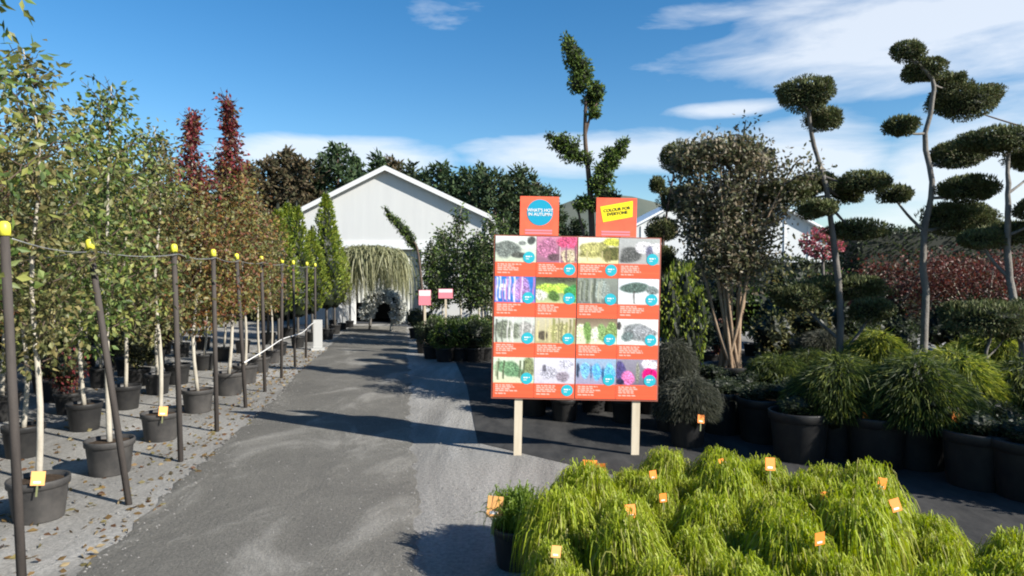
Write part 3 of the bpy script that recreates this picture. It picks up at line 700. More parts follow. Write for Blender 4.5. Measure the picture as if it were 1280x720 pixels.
pts.append(tops[-1]); b.tube(pts, .0032, 5); tag(ob('support_wire', b.me('support_wire', WIRE)), 'thin galvanised wire strung along the tops of the yellow capped posts', 'wire')
for i, d in enumerate(post_d[:8]):                    # cross ties from each post to the tree behind
    b = MB(); a = tops[i]; c = a + Vector((-.95, .45, -.02)); b.tube([a + Vector((-.03, 0, 0)), a.lerp(c, .5) + Vector((0, 0, -.03)), c], .003, 5)
    tag(ob('tie_wire', b.me('tie_wire', WIRE)), f'short tie wire running into the leaves from the {ORD[i]} yellow capped post', 'wire', 'tie wires from posts to trees')
b = MB(); pts = [Vector((line_x(d, .02) + .02 * math.sin(d * 2), d, .62 + .03 * math.sin(d * 1.3))) for d in np.linspace(8.7, 15.6, 24)]
b.tube(pts, .008, 5); tag(ob('irrigation_pipe', b.me('irrigation_pipe', TAGW)), 'pale low line strung between the farther posts beside the path', 'pipe')

TV = {
 'green': [young_tree(10 + i, 3.35 + .15 * i, 1.25, .54, GREEN + [(.22, .23, .06)], 3000, 0, .062) for i in range(3)],
 'olive': [young_tree(20 + i, 3.3 + .2 * i, 1.2, .52, OLIVE + [(.23, .20, .08)], 2800, 0, .06) for i in range(2)],
 'autumn': [young_tree(30 + i, 3.4 + .2 * i, 1.25, .52, AUTUMN, 2700, .15, .065) for i in range(3)],
 'red': [young_tree(40 + i, 4.1, 1.2, .62, AUTUMN, 6500, .80, .065, toppal=CRIMSON) for i in range(2)],
 'mixed': [young_tree(50 + i, 3.5, 1.1, .58, GREEN + AUTUMN[1:3], 2800, .1, .065, toppal=AUTUMN + CRIMSON[:1]) for i in range(2)],
}
DESC = {'green': 'leafy green young tree', 'olive': 'olive-leaved young tree', 'autumn': 'bronze and orange tinted young tree', 'red': 'young tree with crimson pointed top', 'mixed': 'young tree with rusty upper leaves'}
def left_tree(kind, x, d, label, scale=1.0, grey=False, tagme=None, pr=.19, ph_=.30):
    t = thing('potted_tree', label, 'potted tree', (x, d, 0), random.uniform(0, 6), 'young potted trees in rows left of the path', scale)
    pot_parts(t, pr, ph_, grey)
    a, c = random.choice(TV[kind]); ob('trunk', a, t); ob('crown', c, t)
    if tagme:
        off = Vector((.12, -.2)); q = -t.rotation_euler.z; off.rotate(Matrix.Rotation(q, 2)); ob('plant_label', tagme, t, (off.x, off.y, .22), (0, .1, q + .4))
rowdef = [
 (-.50, [(2.7, 'green', 1.05), (3.72, 'green', 1.12), (4.75, 'olive', .96), (5.85, 'green', .98), (7.05, 'olive', .95), (8.5, 'red', .95), (9.75, 'red', 1.07), (10.8, 'autumn', .97), (12.0, 'olive', .9), (13.3, 'autumn', .86)]),
 (-1.55, [(4.3, 'autumn', 1.06), (5.4, 'mixed', .98), (6.4, 'olive', .98), (7.5, 'green', 1.0), (8.7, 'olive', 1.0), (9.8, 'autumn', .98), (10.7, 'mixed', 1.06), (12.3, 'autumn', .95), (13.6, 'mixed', .9), (15.0, 'olive', .9)]),
 (-2.65, [(5.5, 'mixed', 1.05), (6.8, 'green', 1.0), (8.0, 'autumn', 1.05), (9.2, 'olive', 1.0), (10.4, 'green', 1.0), (11.6, 'autumn', 1.02), (12.9, 'mixed', 1.0), (14.3, 'autumn', .98), (15.7, 'green', .95)]),
 (-3.85, [(7.0, 'olive', 1.06), (8.4, 'green', 1.05), (9.8, 'autumn', 1.05), (11.2, 'mixed', 1.05), (12.6, 'olive', 1.05), (14.0, 'green', 1.05), (15.5, 'autumn', 1.0), (17, 'olive', 1.0)]),
 (-5.2, [(8.6, 'green', 1.1), (10.2, 'olive', 1.1), (11.8, 'autumn', 1.1), (13.4, 'green', 1.1), (15.0, 'olive', 1.1), (16.6, 'mixed', 1.1), (18.2, 'green', 1.05)]),
]
rn = ['front row beside posts', 'second row left of posts', 'third row left of posts', 'fourth row left of posts', 'rearmost left row']
for i, (off, lst) in enumerate(rowdef):
    for j, (d, kind, s_) in enumerate(lst):
        left_tree(kind, line_x(d, off) + random.uniform(-.06, .06), d, f'{DESC[kind]}, {ORD[j]} from camera in {rn[i]}', s_, grey=(i == 0), tagme=TAG_P if (i == 0 and j in (2, 4)) else None, pr=.20 if i == 0 else .18)
# hedge that closes the far left
def hedge(name, x0, x1, y0, y1, h, pal, label, dens=260, leaf=.11, cat='hedge', lump=.12):
    lv = Leaves(); area = 2 * (abs(x1 - x0) + abs(y1 - y0)) * h + abs((x1 - x0) * (y1 - y0)); n = int(area * dens)
    Lx, Ly = abs(x1 - x0), abs(y1 - y0); side = rng.random(n); pa = Lx * h; pb = Ly * h; pt = Lx * Ly; tot_ = 2 * pa + 2 * pb + pt
    u, v = rng.random(n), rng.random(n); s_ = side * tot_
    p = np.zeros((n, 3)); nn = np.zeros((n, 3))
    k = s_ < pa; p[k] = np.stack([x0 + u[k] * Lx, np.full(k.sum(), y0), v[k] * h], 1); nn[k] = (0, -1, 0)
    k = (s_ >= pa) & (s_ < 2 * pa); p[k] = np.stack([x0 + u[k] * Lx, np.full(k.sum(), y1), v[k] * h], 1); nn[k] = (0, 1, 0)
    k = (s_ >= 2 * pa) & (s_ < 2 * pa + pb); p[k] = np.stack([np.full(k.sum(), x0), y0 + u[k] * Ly, v[k] * h], 1); nn[k] = (-1, 0, 0)
    k = (s_ >= 2 * pa + pb) & (s_ < 2 * pa + 2 * pb); p[k] = np.stack([np.full(k.sum(), x1), y0 + u[k] * Ly, v[k] * h], 1); nn[k] = (1, 0, 0)
    k = s_ >= 2 * pa + 2 * pb; p[k] = np.stack([x0 + u[k] * Lx, y0 + v[k] * Ly, np.full(k.sum(), h)], 1); nn[k] = (0, 0, 1)
    wob = np.sin(p @ np.array([1.3, 1.1, 1.7])) + np.sin(p @ np.array([-2.9, 2.3, 3.1]))
    p += nn * (wob[:, None] * lump * .5 - rng.random((n, 1)) * .18)
    lv.leaves(p, nn + rdir(n) * .8, leaf, leaf * .6, pick(pal, n, .35))
    cx_, cy_ = (x0 + x1) / 2, (y0 + y1) / 2
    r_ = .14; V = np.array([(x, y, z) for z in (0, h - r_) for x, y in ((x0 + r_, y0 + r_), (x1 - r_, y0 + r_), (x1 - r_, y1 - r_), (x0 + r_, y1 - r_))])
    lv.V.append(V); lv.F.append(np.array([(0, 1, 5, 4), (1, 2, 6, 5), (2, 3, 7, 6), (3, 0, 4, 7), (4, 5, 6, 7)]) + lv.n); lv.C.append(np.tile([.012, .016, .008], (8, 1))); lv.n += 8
    o = ob(name, lv.me(name, LEAF)); o.data.transform(Matrix.Translation((-cx_, -cy_, 0))); o.location = (cx_, cy_, 0)
    return tag(o, label, cat)
hedge('hedge', -17, -10.2, 9.5, 24, 2.7, OLIVE, 'tall dull green hedge closing the view behind the left tree rows', 110, .16)
hedge('hedge', -16, -8.6, 25.5, 27.5, 3.3, DARKG, 'dark hedge beside the shed behind the lime conifers', 120, .16)

# shrubs low between the left trees
def shrub_me(seed, r, h, pal, n, leaf, lobes=6):
    lv = Leaves(); r_ = random.Random(seed)
    for k in range(lobes):
        q = r_.uniform(0, 2 * PI); rr = r * r_.uniform(.15, .55)
        lv.pad((rr * math.cos(q), rr * math.sin(q), h * r_.uniform(.35, .75)), (r * r_.uniform(.38, .6), r * r_.uniform(.38, .6), h * r_.uniform(.22, .36)), n // lobes, leaf, leaf * .5, pal, core=True, fuzz=.4)
    return lv.me('foliage', LEAF)
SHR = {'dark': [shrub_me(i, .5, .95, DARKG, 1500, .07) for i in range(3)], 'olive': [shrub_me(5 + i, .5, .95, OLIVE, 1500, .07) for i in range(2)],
       'lime': [shrub_me(9, .42, 1.2, LIME, 1500, .07), shrub_me(19, .42, 1.2, LIME, 1500, .07)], 'red': [shrub_me(12, .5, .8, CRIMSON + AUTUMN[:2], 1400, .06)],
       'mid': [shrub_me(14 + i, .5, .95, GREEN[:4], 1500, .07) for i in range(2)]}
def shrub(kind, x, d, label, sc=1.0, group=None, cat='shrub', base=.22, potted=True):
    t = thing('shrub', label, cat, (x, d, 0), random.uniform(0, 6), group)
    if potted: pot_parts(t, .17, .26)
    sc_ = sc if isinstance(sc, tuple) else (sc, sc, sc)
    ob('foliage', random.choice(SHR[kind]), t, (0, 0, base), scale=sc_)
    return t
SHD = {'dark': 'dark green', 'olive': 'dull olive', 'lime': 'lime green', 'red': 'reddish brown', 'mid': 'mid green'}
k = 0
for off, dl in ((-2.1, (6.0, 8.4, 10.6)), (-3.2, (7.4, 9.9, 12.3, 14.8)), (-4.5, (8.6, 11.0, 13.4, 16))):
    for d in dl:
        kind = ['dark', 'red', 'olive', 'dark', 'mid'][k % 5]
        shrub(kind, line_x(d, off), d, f'low {SHD[kind]} potted shrub under the left trees, {ORD[k]} from the camera', random.uniform(.65, .9), 'low shrubs under the left tree rows'); k += 1

# lime conifers by the far end of the left edge
def cone_me(seed, h, r, pal, n, leaf=.09, base=.25):
    lv = Leaves(); z = rng.random(n) ** .8; env = np.where(z < .25, .55 + 1.8 * z, (1 - (z - .25) / .75) ** .7) * r
    q = rng.uniform(0, 2 * PI, n); rad = env * (1 - .4 * rng.random(n) ** 2) * (1 + .18 * np.sin(q * 5 + z * 14))
    p = np.stack([rad * np.cos(q), rad * np.sin(q), base + z * (h - base)], 1)
    ax = np.stack([np.cos(q), np.sin(q), np.full(n, .9)], 1) + rdir(n) * .6
    lv.leaves(p, ax, leaf, leaf * .4, pick(pal, n, .3))
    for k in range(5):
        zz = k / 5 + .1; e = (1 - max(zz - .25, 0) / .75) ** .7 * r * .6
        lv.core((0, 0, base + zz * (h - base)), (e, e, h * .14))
    b = MB(); b.tube([(0, 0, .1), (0, 0, h * .7)], [.035, .012], 7)
    return lv.me('crown', LEAF), b.me('trunk', BARK_GREY)
LC = [cone_me(1, 2.3, .42, LIME, 2200), cone_me(2, 2.7, .40, LIME, 2300)]
for i, (px, d, h) in enumerate([(348, 14.6, 1.06), (372, 16.2, 1.0), (390, 17.6, .98), (408, 18.2, 1.16), (418, 20.0, 1.05), (360, 18.6, 1.1), (335, 17, 1.08)]):
    t = thing('conifer_tree', f'lime green upright conifer before the shed, {ORD[i]} from the camera in its row', 'conifer', (GX(px, d), d, 0), random.uniform(0, 6), 'lime green conifers before the shed', h)
    pot_parts(t, .17, .26); b_ = LC[i % 2]; c_ = ob('crown', b_[0], t, (0, 0, .62)); ob('trunk', b_[1], t, (0, 0, .1), scale=(1, 1, 1.2))
b = MB(); b.box(-.10, .10, -.018, .018, .06, .82); b.box(-.14, .14, -.10, .10, 0, .055); b.box(-.085, .085, -.022, -.0185, .12, .76, 0)
t = ob('end_panel', b.me('end_panel', mat('grey_white_panel', (.42, .42, .41), .6, .3)), None, (GX(397, 15.6), 15.6, 0), (0, 0, .2), (1, 1, .85)); tag(t, 'small upright white panel on a foot at the far end of the left tree rows', 'panel')
# slender potted trees near the shed's left corner
for i, (px, d) in enumerate([(428, 21.5), (437, 22.5), (416, 23.0)]):
    t = thing('potted_tree', f'slender dark trunked tree by the left side of the shed opening, {ORD[i]} of three', 'potted tree', (GX(px, d), d, 0), i * 1.3, 'slender trees by the shed opening', (.55, .55, .72))
    pot_parts(t, .25, .3); a, c = TV['olive'][i % 2]; ob('trunk', a, t); ob('crown', c, t)

# weeping olive tree in front of the shed door and the silver weeping shrub
def weeping(seed, h, R, n, pal, tips, width, drop, bark, name='crown', trunk_r=.045, comb=False):
    b = MB(); b.tube(spline([(0, 0, 0), (.05, .02, h * .4), (-.03, 0, h * .8), (0, 0, h * .95)], 10), [trunk_r * (1 - .06 * i) for i in range(10)], 8)
    lv = strand_mound(seed, n, R, h * .26, drop, width, pal, tips, 9, .16, comb=comb)
    return b.me('trunk', bark), lv.me(name, LEAF)
a, c = weeping(3, 2.35, 1.30, 3600, [(.16, .17, .08), (.20, .20, .10), (.12, .13, .065)], [(.27, .27, .15), (.21, .22, .12), (.31, .30, .17)], .035, 1.2, BARK_GREY)
t = thing('weeping_tree', 'grey-green weeping tree hanging in front of the shed opening', 'tree', (GX(462, 21.6), 21.6, 0)); ob('trunk', a, t); ob('crown', c, t, (0, 0, 2.0))
d = 20.6; O = Vector((GX(488, d), d, 0))
t = thing('weeping_shrub', 'pale silvery weeping shrub arching over the path end before the shed door', 'shrub', O)
arc = spline([P(459, 392, d) - O, P(464, 376, d) - O, P(476, 369, d) - O, P(490, 372, d) - O, P(498, 384, d) - O, P(496, 397, d) - O], 14)
lv = Leaves()
for q in range(14): lv.pad(tuple(arc[q] + Vector((0, random.uniform(-.1, .1), 0))), (.17, .20, .17), 260, .12, .05, [(.50, .50, .45), (.42, .43, .38), (.58, .58, .54)], fuzz=.4)
ob('foliage', lv.me('foliage', LEAF), t)
mb = MB(); mb.tube(spline([Vector((0, 0, -.02)), P(492, 395, d) - O, arc[10]], 10), .05, 7); ob('trunk', mb.me('trunk', BARK_PALE), t)

# ------------------------------------------------------------------ MIDDLE: stock right of the path, left of the sign
hl = [(540, 14.0, 'dark'), (556, 13.5, 'lime'), (576, 13.6, 'mid'), (594, 13.5, 'dark'), (608, 13.7, 'mid'), (545, 15.0, 'mid'), (568, 15.0, 'dark'), (590, 15.0, 'lime'), (612, 15.1, 'dark'), (520, 18.5, 'dark'), (535, 16.4, 'dark')]
for i, (px, d, kind) in enumerate(hl):
    t = thing('box_shrub', f'clipped {SHD[kind]} potted ball right of the path, {ORD[i]} of that cluster', 'shrub', (GX(px, d), d, 0), random.uniform(0, 6), 'clipped potted balls right of the path')
    pot_parts(t, .20, .28)
    lv = None
    if 'ball_' + kind not in SHR:
        lv = Leaves(); lv.pad((0, 0, .28), (.30, .30, .27), 1500, .05, .026, {'dark': DARKG, 'lime': BRIGHTPAD, 'mid': GREEN[:4]}[kind], fuzz=.2); SHR['ball_' + kind] = lv.me('foliage', LEAF)
    ob('foliage', SHR['ball_' + kind], t, (0, 0, .26))
DT = [young_tree(60 + i, 2.6 + .25 * i, 1.0, .30 + .04 * i, DARKG + GREEN[:3], 1900, .35, .085, BARK_PALE, .03) for i in range(3)]
mt = [(540, 16.0, 1.0), (556, 17.5, 1.02), (573, 16.5, 1.12), (588, 15.8, 1.0), (603, 16.8, .98), (616, 15.6, 1.03), (598, 18.5, 1.15), (552, 19.5, 1.1), (630, 17, 1.05)]
for i, (px, d, s_) in enumerate(mt):
    t = thing('potted_tree', f'dark leaved slim tree with a pale trunk left of the sign, {ORD[i]} of that group', 'potted tree', (GX(px, d), d, 0), random.uniform(0, 6), 'slim dark trees between path and sign', s_)
    pot_parts(t, .18, .28); a, c = DT[i % 3]; ob('trunk', a, t); ob('crown', c, t)

# ------------------------------------------------------------------ cloud pruned trees
def cloud_tree(label, d, trunk, tr_r, pads, base_off=0, pal=PADG, bark=BARK_GREY, leaf=.036, dens=1.35, pot=(.28, .40), extra=(), name='topiary_tree', foot=None, core=True):
    """trunk: pixel polyline from the pot upward; pads: (px,py,rx,ry,attach index along the trunk 0..1, depth shift)"""
    f = foot if foot else trunk[0]
    ox, oy = GX(f[0], d), d
    O = Vector((ox, oy, 0))
    t = thing(name, label, 'topiary tree' if name == 'topiary_tree' else 'tree', (ox, oy, 0))
    if pot: pot_parts(t, *pot)
    tp = [P(x, y, d) - O for x, y in trunk]; tp = [Vector((tp[0].x, 0, .15))] + tp
    r_ = random.Random(label); tp = [p + Vector((0, r_.uniform(-.06, .06), 0)) for p in tp]
    tr_r *= .8; sp = spline(tp, 24); sp = [q + Vector((r_.gauss(0, .007), r_.gauss(0, .007), 0)) for q in sp]; mb = MB(); mb.tube(sp, [tr_r * (1 - .62 * i / 23) * r_.uniform(.92, 1.1) for i in range(24)], 9)
    ob('trunk', mb.me('trunk', bark), t)
    for k, (px, py, rx, ry, at, ds) in enumerate(pads):
        c = P(px, py, d + ds) - O; R = .93 * rx / F * (d + ds); H = .88 * ry / F * (d + ds)
        i = int(at * 23); a = sp[i]
        if (c - a).length > .12:
            m = a.lerp(c, .5) + Vector((0, 0, -.05)); mb = MB(); r0 = tr_r * (1 - .62 * at) * .62
            mb.tube(spline([a, m, c - Vector((0, 0, H * .4))], 8), [r0 * (1 - .07 * q) for q in range(8)], 7); ob('limb', mb.me('limb', bark), t)
        lv = Leaves(); area = R * R + 2 * R * H
        lv.pad((0, 0, 0), (R, R * r_.uniform(.85, 1.1), H), int(5200 * area * dens / (leaf / .05) ** 2) + 300, leaf, leaf * .42, pal, fuzz=.22)
        for q in range(7):                              # uneven lobes of new growth
            an = r_.uniform(0, 2 * PI); w_ = r_.uniform(.26, .5); lv.pad((R * .72 * math.cos(an), R * .72 * math.sin(an), H * r_.uniform(-.35, .55)), (R * w_, R * w_, H * r_.uniform(.4, .7)), int(3000 * area * dens) + 60, leaf, leaf * .42, pal, fuzz=.3, core=False)
        m = int(260 * (R / .3)); an = rng.uniform(0, 2 * PI, m); rr = np.sqrt(rng.random(m)); lv.leaves(np.stack([R * rr * np.cos(an), R * rr * np.sin(an), H * np.sqrt(np.maximum(1 - rr ** 2, 0)) * .95], 1), rdir(m) * .5 + np.array([0, 0, 1.0]), .065, .02, pick([(.11, .13, .045), (.13, .14, .06), (.09, .10, .04)], m, .3))
        ob('foliage_pad', lv.me('foliage_pad', NEEDLE), t, c)
    return t
cloud_tree('cloud pruned tree with two stacked top pads, left of the tallest topiary', 9.0,
    [(1050, 440), (1047, 360), (1037, 275), (1030, 232), (1020, 190), (1008, 145), (1005, 125)], .062,
    [(1006, 120, 33, 20, .98, 0), (1029, 150, 22, 14, .80, .1), (1080, 228, 27, 13, .62, -.2), (1055, 244, 20, 11, .6, .25), (984, 242, 36, 15, .56, .2), (1022, 229, 24, 12, .62, .35),
     (1019, 262, 27, 12, .55, -.25), (1073, 288, 34, 13, .48, .1), (1055, 360, 46, 17, .25, .3), (1090, 388, 26, 15, .16, -.1), (1000, 372, 32, 16, .2, .2)])
cloud_tree('tallest cloud pruned tree with many round pads on a pale straight trunk', 9.0,
    [(1155, 438), (1156, 370), (1156, 297), (1163, 238), (1157, 180), (1163, 122), (1159, 100), (1134, 76)], .066,
    [(1131, 67, 19, 12, .99, 0), (1153, 91, 25, 15, .93, .1), (1184, 106, 17, 12, .86, .2), (1124, 159, 20, 12, .66, -.1), (1194, 195, 29, 18, .6, .1), (1211, 236, 34, 17, .5, -.15),
     (1117, 244, 19, 12, .42, .1), (1191, 273, 44, 21, .42, .2)], bark=BARK_MID)
cloud_tree('cloud pruned tree with a broad flat top pad at the right edge of the picture', 8.0,
    [(1276, 438), (1268, 360), (1261, 297), (1257, 238), (1262, 188)], .068,
    [(1246, 177, 42, 17, .97, 0), (1300, 200, 40, 18, .8, .3), (1262, 293, 38, 15, .5, .35), (1312, 260, 36, 15, .62, -.2), (1225, 300, 26, 12, .45, .2)], bark=BARK_MID)
cloud_tree('cloud pruned tree reaching one big pad in from the right on a long limb', 9.3,
    [(1352, 438), (1348, 300), (1330, 200), (1300, 165)], .07,
    [(1203, 129, 39, 21, .97, 0), (1350, 180, 45, 20, .7, .2), (1385, 250, 40, 18, .5, 0)], bark=BARK_DARK)
cloud_tree('low umbrella shaped topiary on a short grey stem in a black pot at the right', 7.4,
    [(1233, 490), (1233, 455), (1236, 415)], .04, [(1235, 398, 52, 22, .95, 0), (1262, 410, 30, 14, .7, .25)], pot=(.30, .42))
cloud_tree('small slim cloud pruned tree with a round head right of the sign', 10.5,
    [(828, 420), (827, 330), (832, 280), (836, 240), (844, 205)], .035,
    [(845, 198, 20, 20, .98, 0), (821, 232, 9, 10, .72, 0), (826, 288, 20, 17, .5, .2), (850, 250, 24, 16, .7, .3), (824, 325, 18, 20, .35, .1)], bark=BARK_DARK)

def spindle(lv, a, b, r, n, pal, leaf=.05):
    """a pointed plume of foliage from a to b"""
    a, b = Vector(a), Vector(b); k = 8
    for i in range(k):
        q = (i + .5) / k; e = math.sin(PI * (.12 + .8 * q)) ** .8 * (1 - .25 * q)
        c = a.lerp(b, q); L = (b - a).length / k
        lv.pad(tuple(c + Vector((random.uniform(-.5, .5) * r, random.uniform(-.5, .5) * r, 0))), (r * e * random.uniform(.7, 1.15), r * e * random.uniform(.7, 1.15), L * 1.15), int(n / k * e), leaf, leaf * .45, pal, rot_to(b - a), fuzz=.35)
# tall pruned conifer behind the sign
d = 9.6; O = Vector((GX(741, d), d, 0))
t = thing('pruned_conifer', 'tall dark trunked conifer with a bright green leaning plume on top, behind the sign', 'tree', O)
sp = spline([Vector((0, 0, .1)), P(744, 400, d) - O, P(738, 251, d) - O, P(735, 214, d) - O, P(731, 172, d) - O, P(732, 122, d) - O], 26)
mb = MB(); mb.tube(sp, [.055 * (1 - .6 * i / 25) for i in range(26)], 8); ob('trunk', mb.me('trunk', BARK_DARK), t); pot_parts(t, .26, .4)
for a_, b_, r, n in [((745, 130), (699, 50), .20, 4200), ((732, 203), (690, 170), .17, 1900), ((738, 140), (746, 146), .10, 500), ((745, 218), (784, 176), .16, 1900), ((752, 268), (751, 203), .19, 2400), ((722, 262), (732, 246), .13, 700), ((760, 300), (764, 258), .17, 1000)]:
    pa, pb = P(*a_, d) - O, P(*b_, d) - O
    lv = Leaves(); spindle(lv, pa, pb, r, n, BRIGHTPAD)
    j = min(range(26), key=lambda q: (sp[q] - pa).length)
    ob('foliage_plume', lv.me('foliage_plume', NEEDLE), t)
    if (sp[j] - pa).length > .05:
        mb = MB(); jj = max(j - 3, 0); mb.tube(spline([sp[jj], sp[jj].lerp(pa, .6) + Vector((0, 0, -.02)), pa], 6), .016, 6); ob('limb', mb.me('limb', BARK_DARK), t)
# leaning plume conifer before the shed
d = 15.0; O = Vector((GX(531, d), d, 0))
t = thing('pruned_conifer', 'thin conifer whose pointed green top leans left before the shed gable', 'tree', O)
sp = spline([Vector((0, 0, .1)), P(529, 380, d) - O, P(522, 312, d) - O, P(512, 300, d) - O], 14); mb = MB(); mb.tube(sp, [.035 * (1 - .5 * i / 13) for i in range(14)], 7)
ob('trunk', mb.me('trunk', BARK_DARK), t); pot_parts(t, .2, .3); lv = Leaves(); spindle(lv, P(521, 309, d) - O, P(481, 262, d) - O, .17, 1700, BRIGHTPAD); ob('foliage_plume', lv.me('foliage_plume', NEEDLE), t)

# many-stemmed tree with tan trunks
d = 9.2; O = Vector((GX(915, d), d, 0))
t = thing('multi_stem_tree', 'many-stemmed tree with tan trunks and a dark open crown right of the sign', 'tree', O)
pot_parts(t, .40, .50)
lv = Leaves(); r_ = random.Random(5); BR = [(.095, .10, .05), (.12, .12, .06), (.17, .135, .085), (.07, .08, .04), (.23, .195, .14)]
stems = [(890, 318), (901, 340), (918, 345), (926, 352), (868, 345), (885, 330), (897, 325), (905, 318), (914, 322), (922, 318), (932, 326), (941, 332), (952, 345), (910, 335), (928, 340)]
tips = [(872, 225), (896, 205), (925, 205), (941, 205), (842, 215), (862, 205), (880, 190), (905, 178), (918, 185), (935, 178), (955, 195), (972, 215), (966, 240), (890, 230), (945, 225)]
for k, (s1, tp) in enumerate(zip(stems, tips)):
    s1 = (915 + (s1[0] - 915) * .68, s1[1])
    y0 = r_.uniform(-.10, .10); yd = r_.uniform(-.55, .55)
    p0 = Vector((r_.uniform(-.13, .13), y0, .40)); p1 = P(*s1, d) - O + Vector((0, y0 + yd * .35, 0)); p2 = P(*tp, d) - O + Vector((0, y0 + yd, 0))
    sp = spline([p0, p0.lerp(p1, .45) + Vector(((p1.x - p0.x) * .10, 0, 0)), p1, p1.lerp(p2, .5) + Vector((r_.uniform(-.08, .08), r_.uniform(-.1, .1), 0)), p2], 20)
    mb = MB(); mb.tube(sp, [.032 * (1 - .75 * i / 19) for i in range(20)], 7)
    for q in range(12):
        i = r_.randrange(9, 19); a = sp[i]; L = r_.uniform(.25, .55); dv = Vector((r_.gauss(0, 1), r_.gauss(0, 1), r_.uniform(.0, 1.1))).normalized() * L
        tw = spline([a, a + dv * .5 + Vector((0, 0, .04)), a + dv], 6); mb.tube(tw, [.012, .011, .010, .008, .007, .005], 4, 1, cap=False)
        m = 75; u = rng.random(m)[:, None]; base = np.array(a) + np.array(dv) * (.25 + .85 * u)
        lv.leaves(base + rng.normal(size=(m, 3)) * .085, rdir(m), .065, .035, pick(BR, m, .4))
    ob('stem', mb.me('stem', BARK_TAN, BARK_GREY), t)
for (px, py, rx, ry, n, ds) in [(902, 190, 62, 20, 2500, 0), (944, 200, 26, 20, 900, .3), (862, 203, 26, 20, 1200, -.2), (866, 258, 30, 24, 520, .3), (956, 262, 30, 24, 520, .1)]:
    c = P(px, py, d + ds) - O; R = rx / F * d; H = ry / F * d
    p = rng.normal(size=(n, 3)) * np.array([R * .5, R * .45, H * .5]) + np.array(c); p -= (p - np.array(c)) * (np.linalg.norm((p - np.array(c)) / np.array([R, R, H]), axis=1, keepdims=True) > 1.05) * .5; lv.leaves(p, rdir(n), .07, .038, pick(BR, n, .4))
ob('crown', lv.me('crown', LEAF), t)

# ------------------------------------------------------------------ RIGHT: weeping mounds in black pots
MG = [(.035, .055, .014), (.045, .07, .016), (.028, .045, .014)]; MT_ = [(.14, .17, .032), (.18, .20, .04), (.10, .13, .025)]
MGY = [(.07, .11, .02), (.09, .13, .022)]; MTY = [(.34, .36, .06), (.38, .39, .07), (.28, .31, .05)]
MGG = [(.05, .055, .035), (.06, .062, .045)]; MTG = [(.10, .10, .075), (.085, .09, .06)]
def mound(pal, tips, k):
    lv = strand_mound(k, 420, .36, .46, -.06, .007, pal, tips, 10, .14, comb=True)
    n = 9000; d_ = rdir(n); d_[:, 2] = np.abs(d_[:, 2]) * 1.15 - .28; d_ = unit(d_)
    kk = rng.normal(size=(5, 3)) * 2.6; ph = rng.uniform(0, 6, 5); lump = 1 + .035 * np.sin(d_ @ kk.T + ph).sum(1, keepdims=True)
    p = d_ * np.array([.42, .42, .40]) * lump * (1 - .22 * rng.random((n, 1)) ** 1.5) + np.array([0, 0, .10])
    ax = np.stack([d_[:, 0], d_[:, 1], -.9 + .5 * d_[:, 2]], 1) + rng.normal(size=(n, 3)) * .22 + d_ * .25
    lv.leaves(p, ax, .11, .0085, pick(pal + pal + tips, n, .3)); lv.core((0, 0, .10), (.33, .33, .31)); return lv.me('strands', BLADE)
MM = {'green': [mound(MG, MT_, 1), mound(MG, MT_, 2)], 'gold': [mound(MGY, MTY, 3), mound(MGY, MTY, 4)], 'grey': [mound(MGG, MTG, 5)]}
mounds = [  # px, depth, kind, scale, label, tag
 (1048, 6.4, 'green', .98, 'dark green weeping mound in a black pot, left of the big golden mound', TAG_O),
 (1150, 6.05, 'green', 1.02, 'broad green weeping mound with a bright orange label, under the tall pale trunk', TAG_B),
 (1196, 6.55, 'gold', 1.06, 'brightest golden green weeping mound, just right of the tall pale trunk', None),
 (972, 8.0, 'green', .85, 'dark weeping mound with an orange label, right of the tan stemmed tree\'s pot', TAG_O),
 (1094, 9.0, 'gold', 1.0, 'golden weeping mound between the two tallest topiary trees', None),
 (1247, 8.9, 'gold', 1.08, 'golden weeping mound behind the low umbrella topiary at the right', None),
 (1205, 9.8, 'gold', .8, 'small golden mound behind the brightest mound', None),
 (841, 7.5, 'grey', .80, 'grey-green tall weeping mound directly beside the sign\'s right edge', None),
 (860, 6.8, 'grey', .74, 'dark low mound with a red label beside the sign\'s lower right corner', TAG_O),
 (1285, 6.4, 'green', .95, 'dark weeping mound cut by the right edge of the picture', TAG_O),
 (1012, 9.0, 'green', .8, 'small dark mound behind the tagged dark mounds', None),
 (1030, 10.4, 'grey', .95, 'dull grey mound farther back among the topiary trunks', None)]
for px, d, kind, s_, lab, tg in mounds:
    t = thing('weeping_shrub', lab, 'shrub', (GX(px, d), d, 0), random.uniform(0, 6), 'weeping mounds in black pots right of the sign', s_)
    pot_parts(t, .26, .42); me = random.choice(MM[kind]); tall = px == 841
    ob('strands', me, t, (0, 0, .44 if not tall else .60), scale=(1, 1, 1) if not tall else (.75, .75, 1.3))
    if tg:
        q = -t.rotation_euler.z; off = Vector((.05, -.46)); off.rotate(Matrix.Rotation(q, 2)); ob('plant_label', tg, t, (off.x, off.y, .30), (-.2, .15, q + .2), (1.25, 1, 1.25))
# empty-looking dark pots with low plants around them
k = 0
for px, d in [(905, 7.4), (930, 7.7), (1000, 7.2), (1100, 7.3), (1235, 6.9), (890, 8.4), (1250, 6.0), (1225, 5.5), (955, 7.0), (1000, 6.3), (1098, 6.1), (1290, 5.2)]:
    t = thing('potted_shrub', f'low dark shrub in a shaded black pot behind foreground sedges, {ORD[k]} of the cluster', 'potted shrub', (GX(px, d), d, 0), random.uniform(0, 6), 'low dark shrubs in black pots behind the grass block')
    pot_parts(t, .27, .45); ob('foliage', random.choice(SHR['dark']), t, (0, 0, .36), scale=(.5, .5, .28)); k += 1

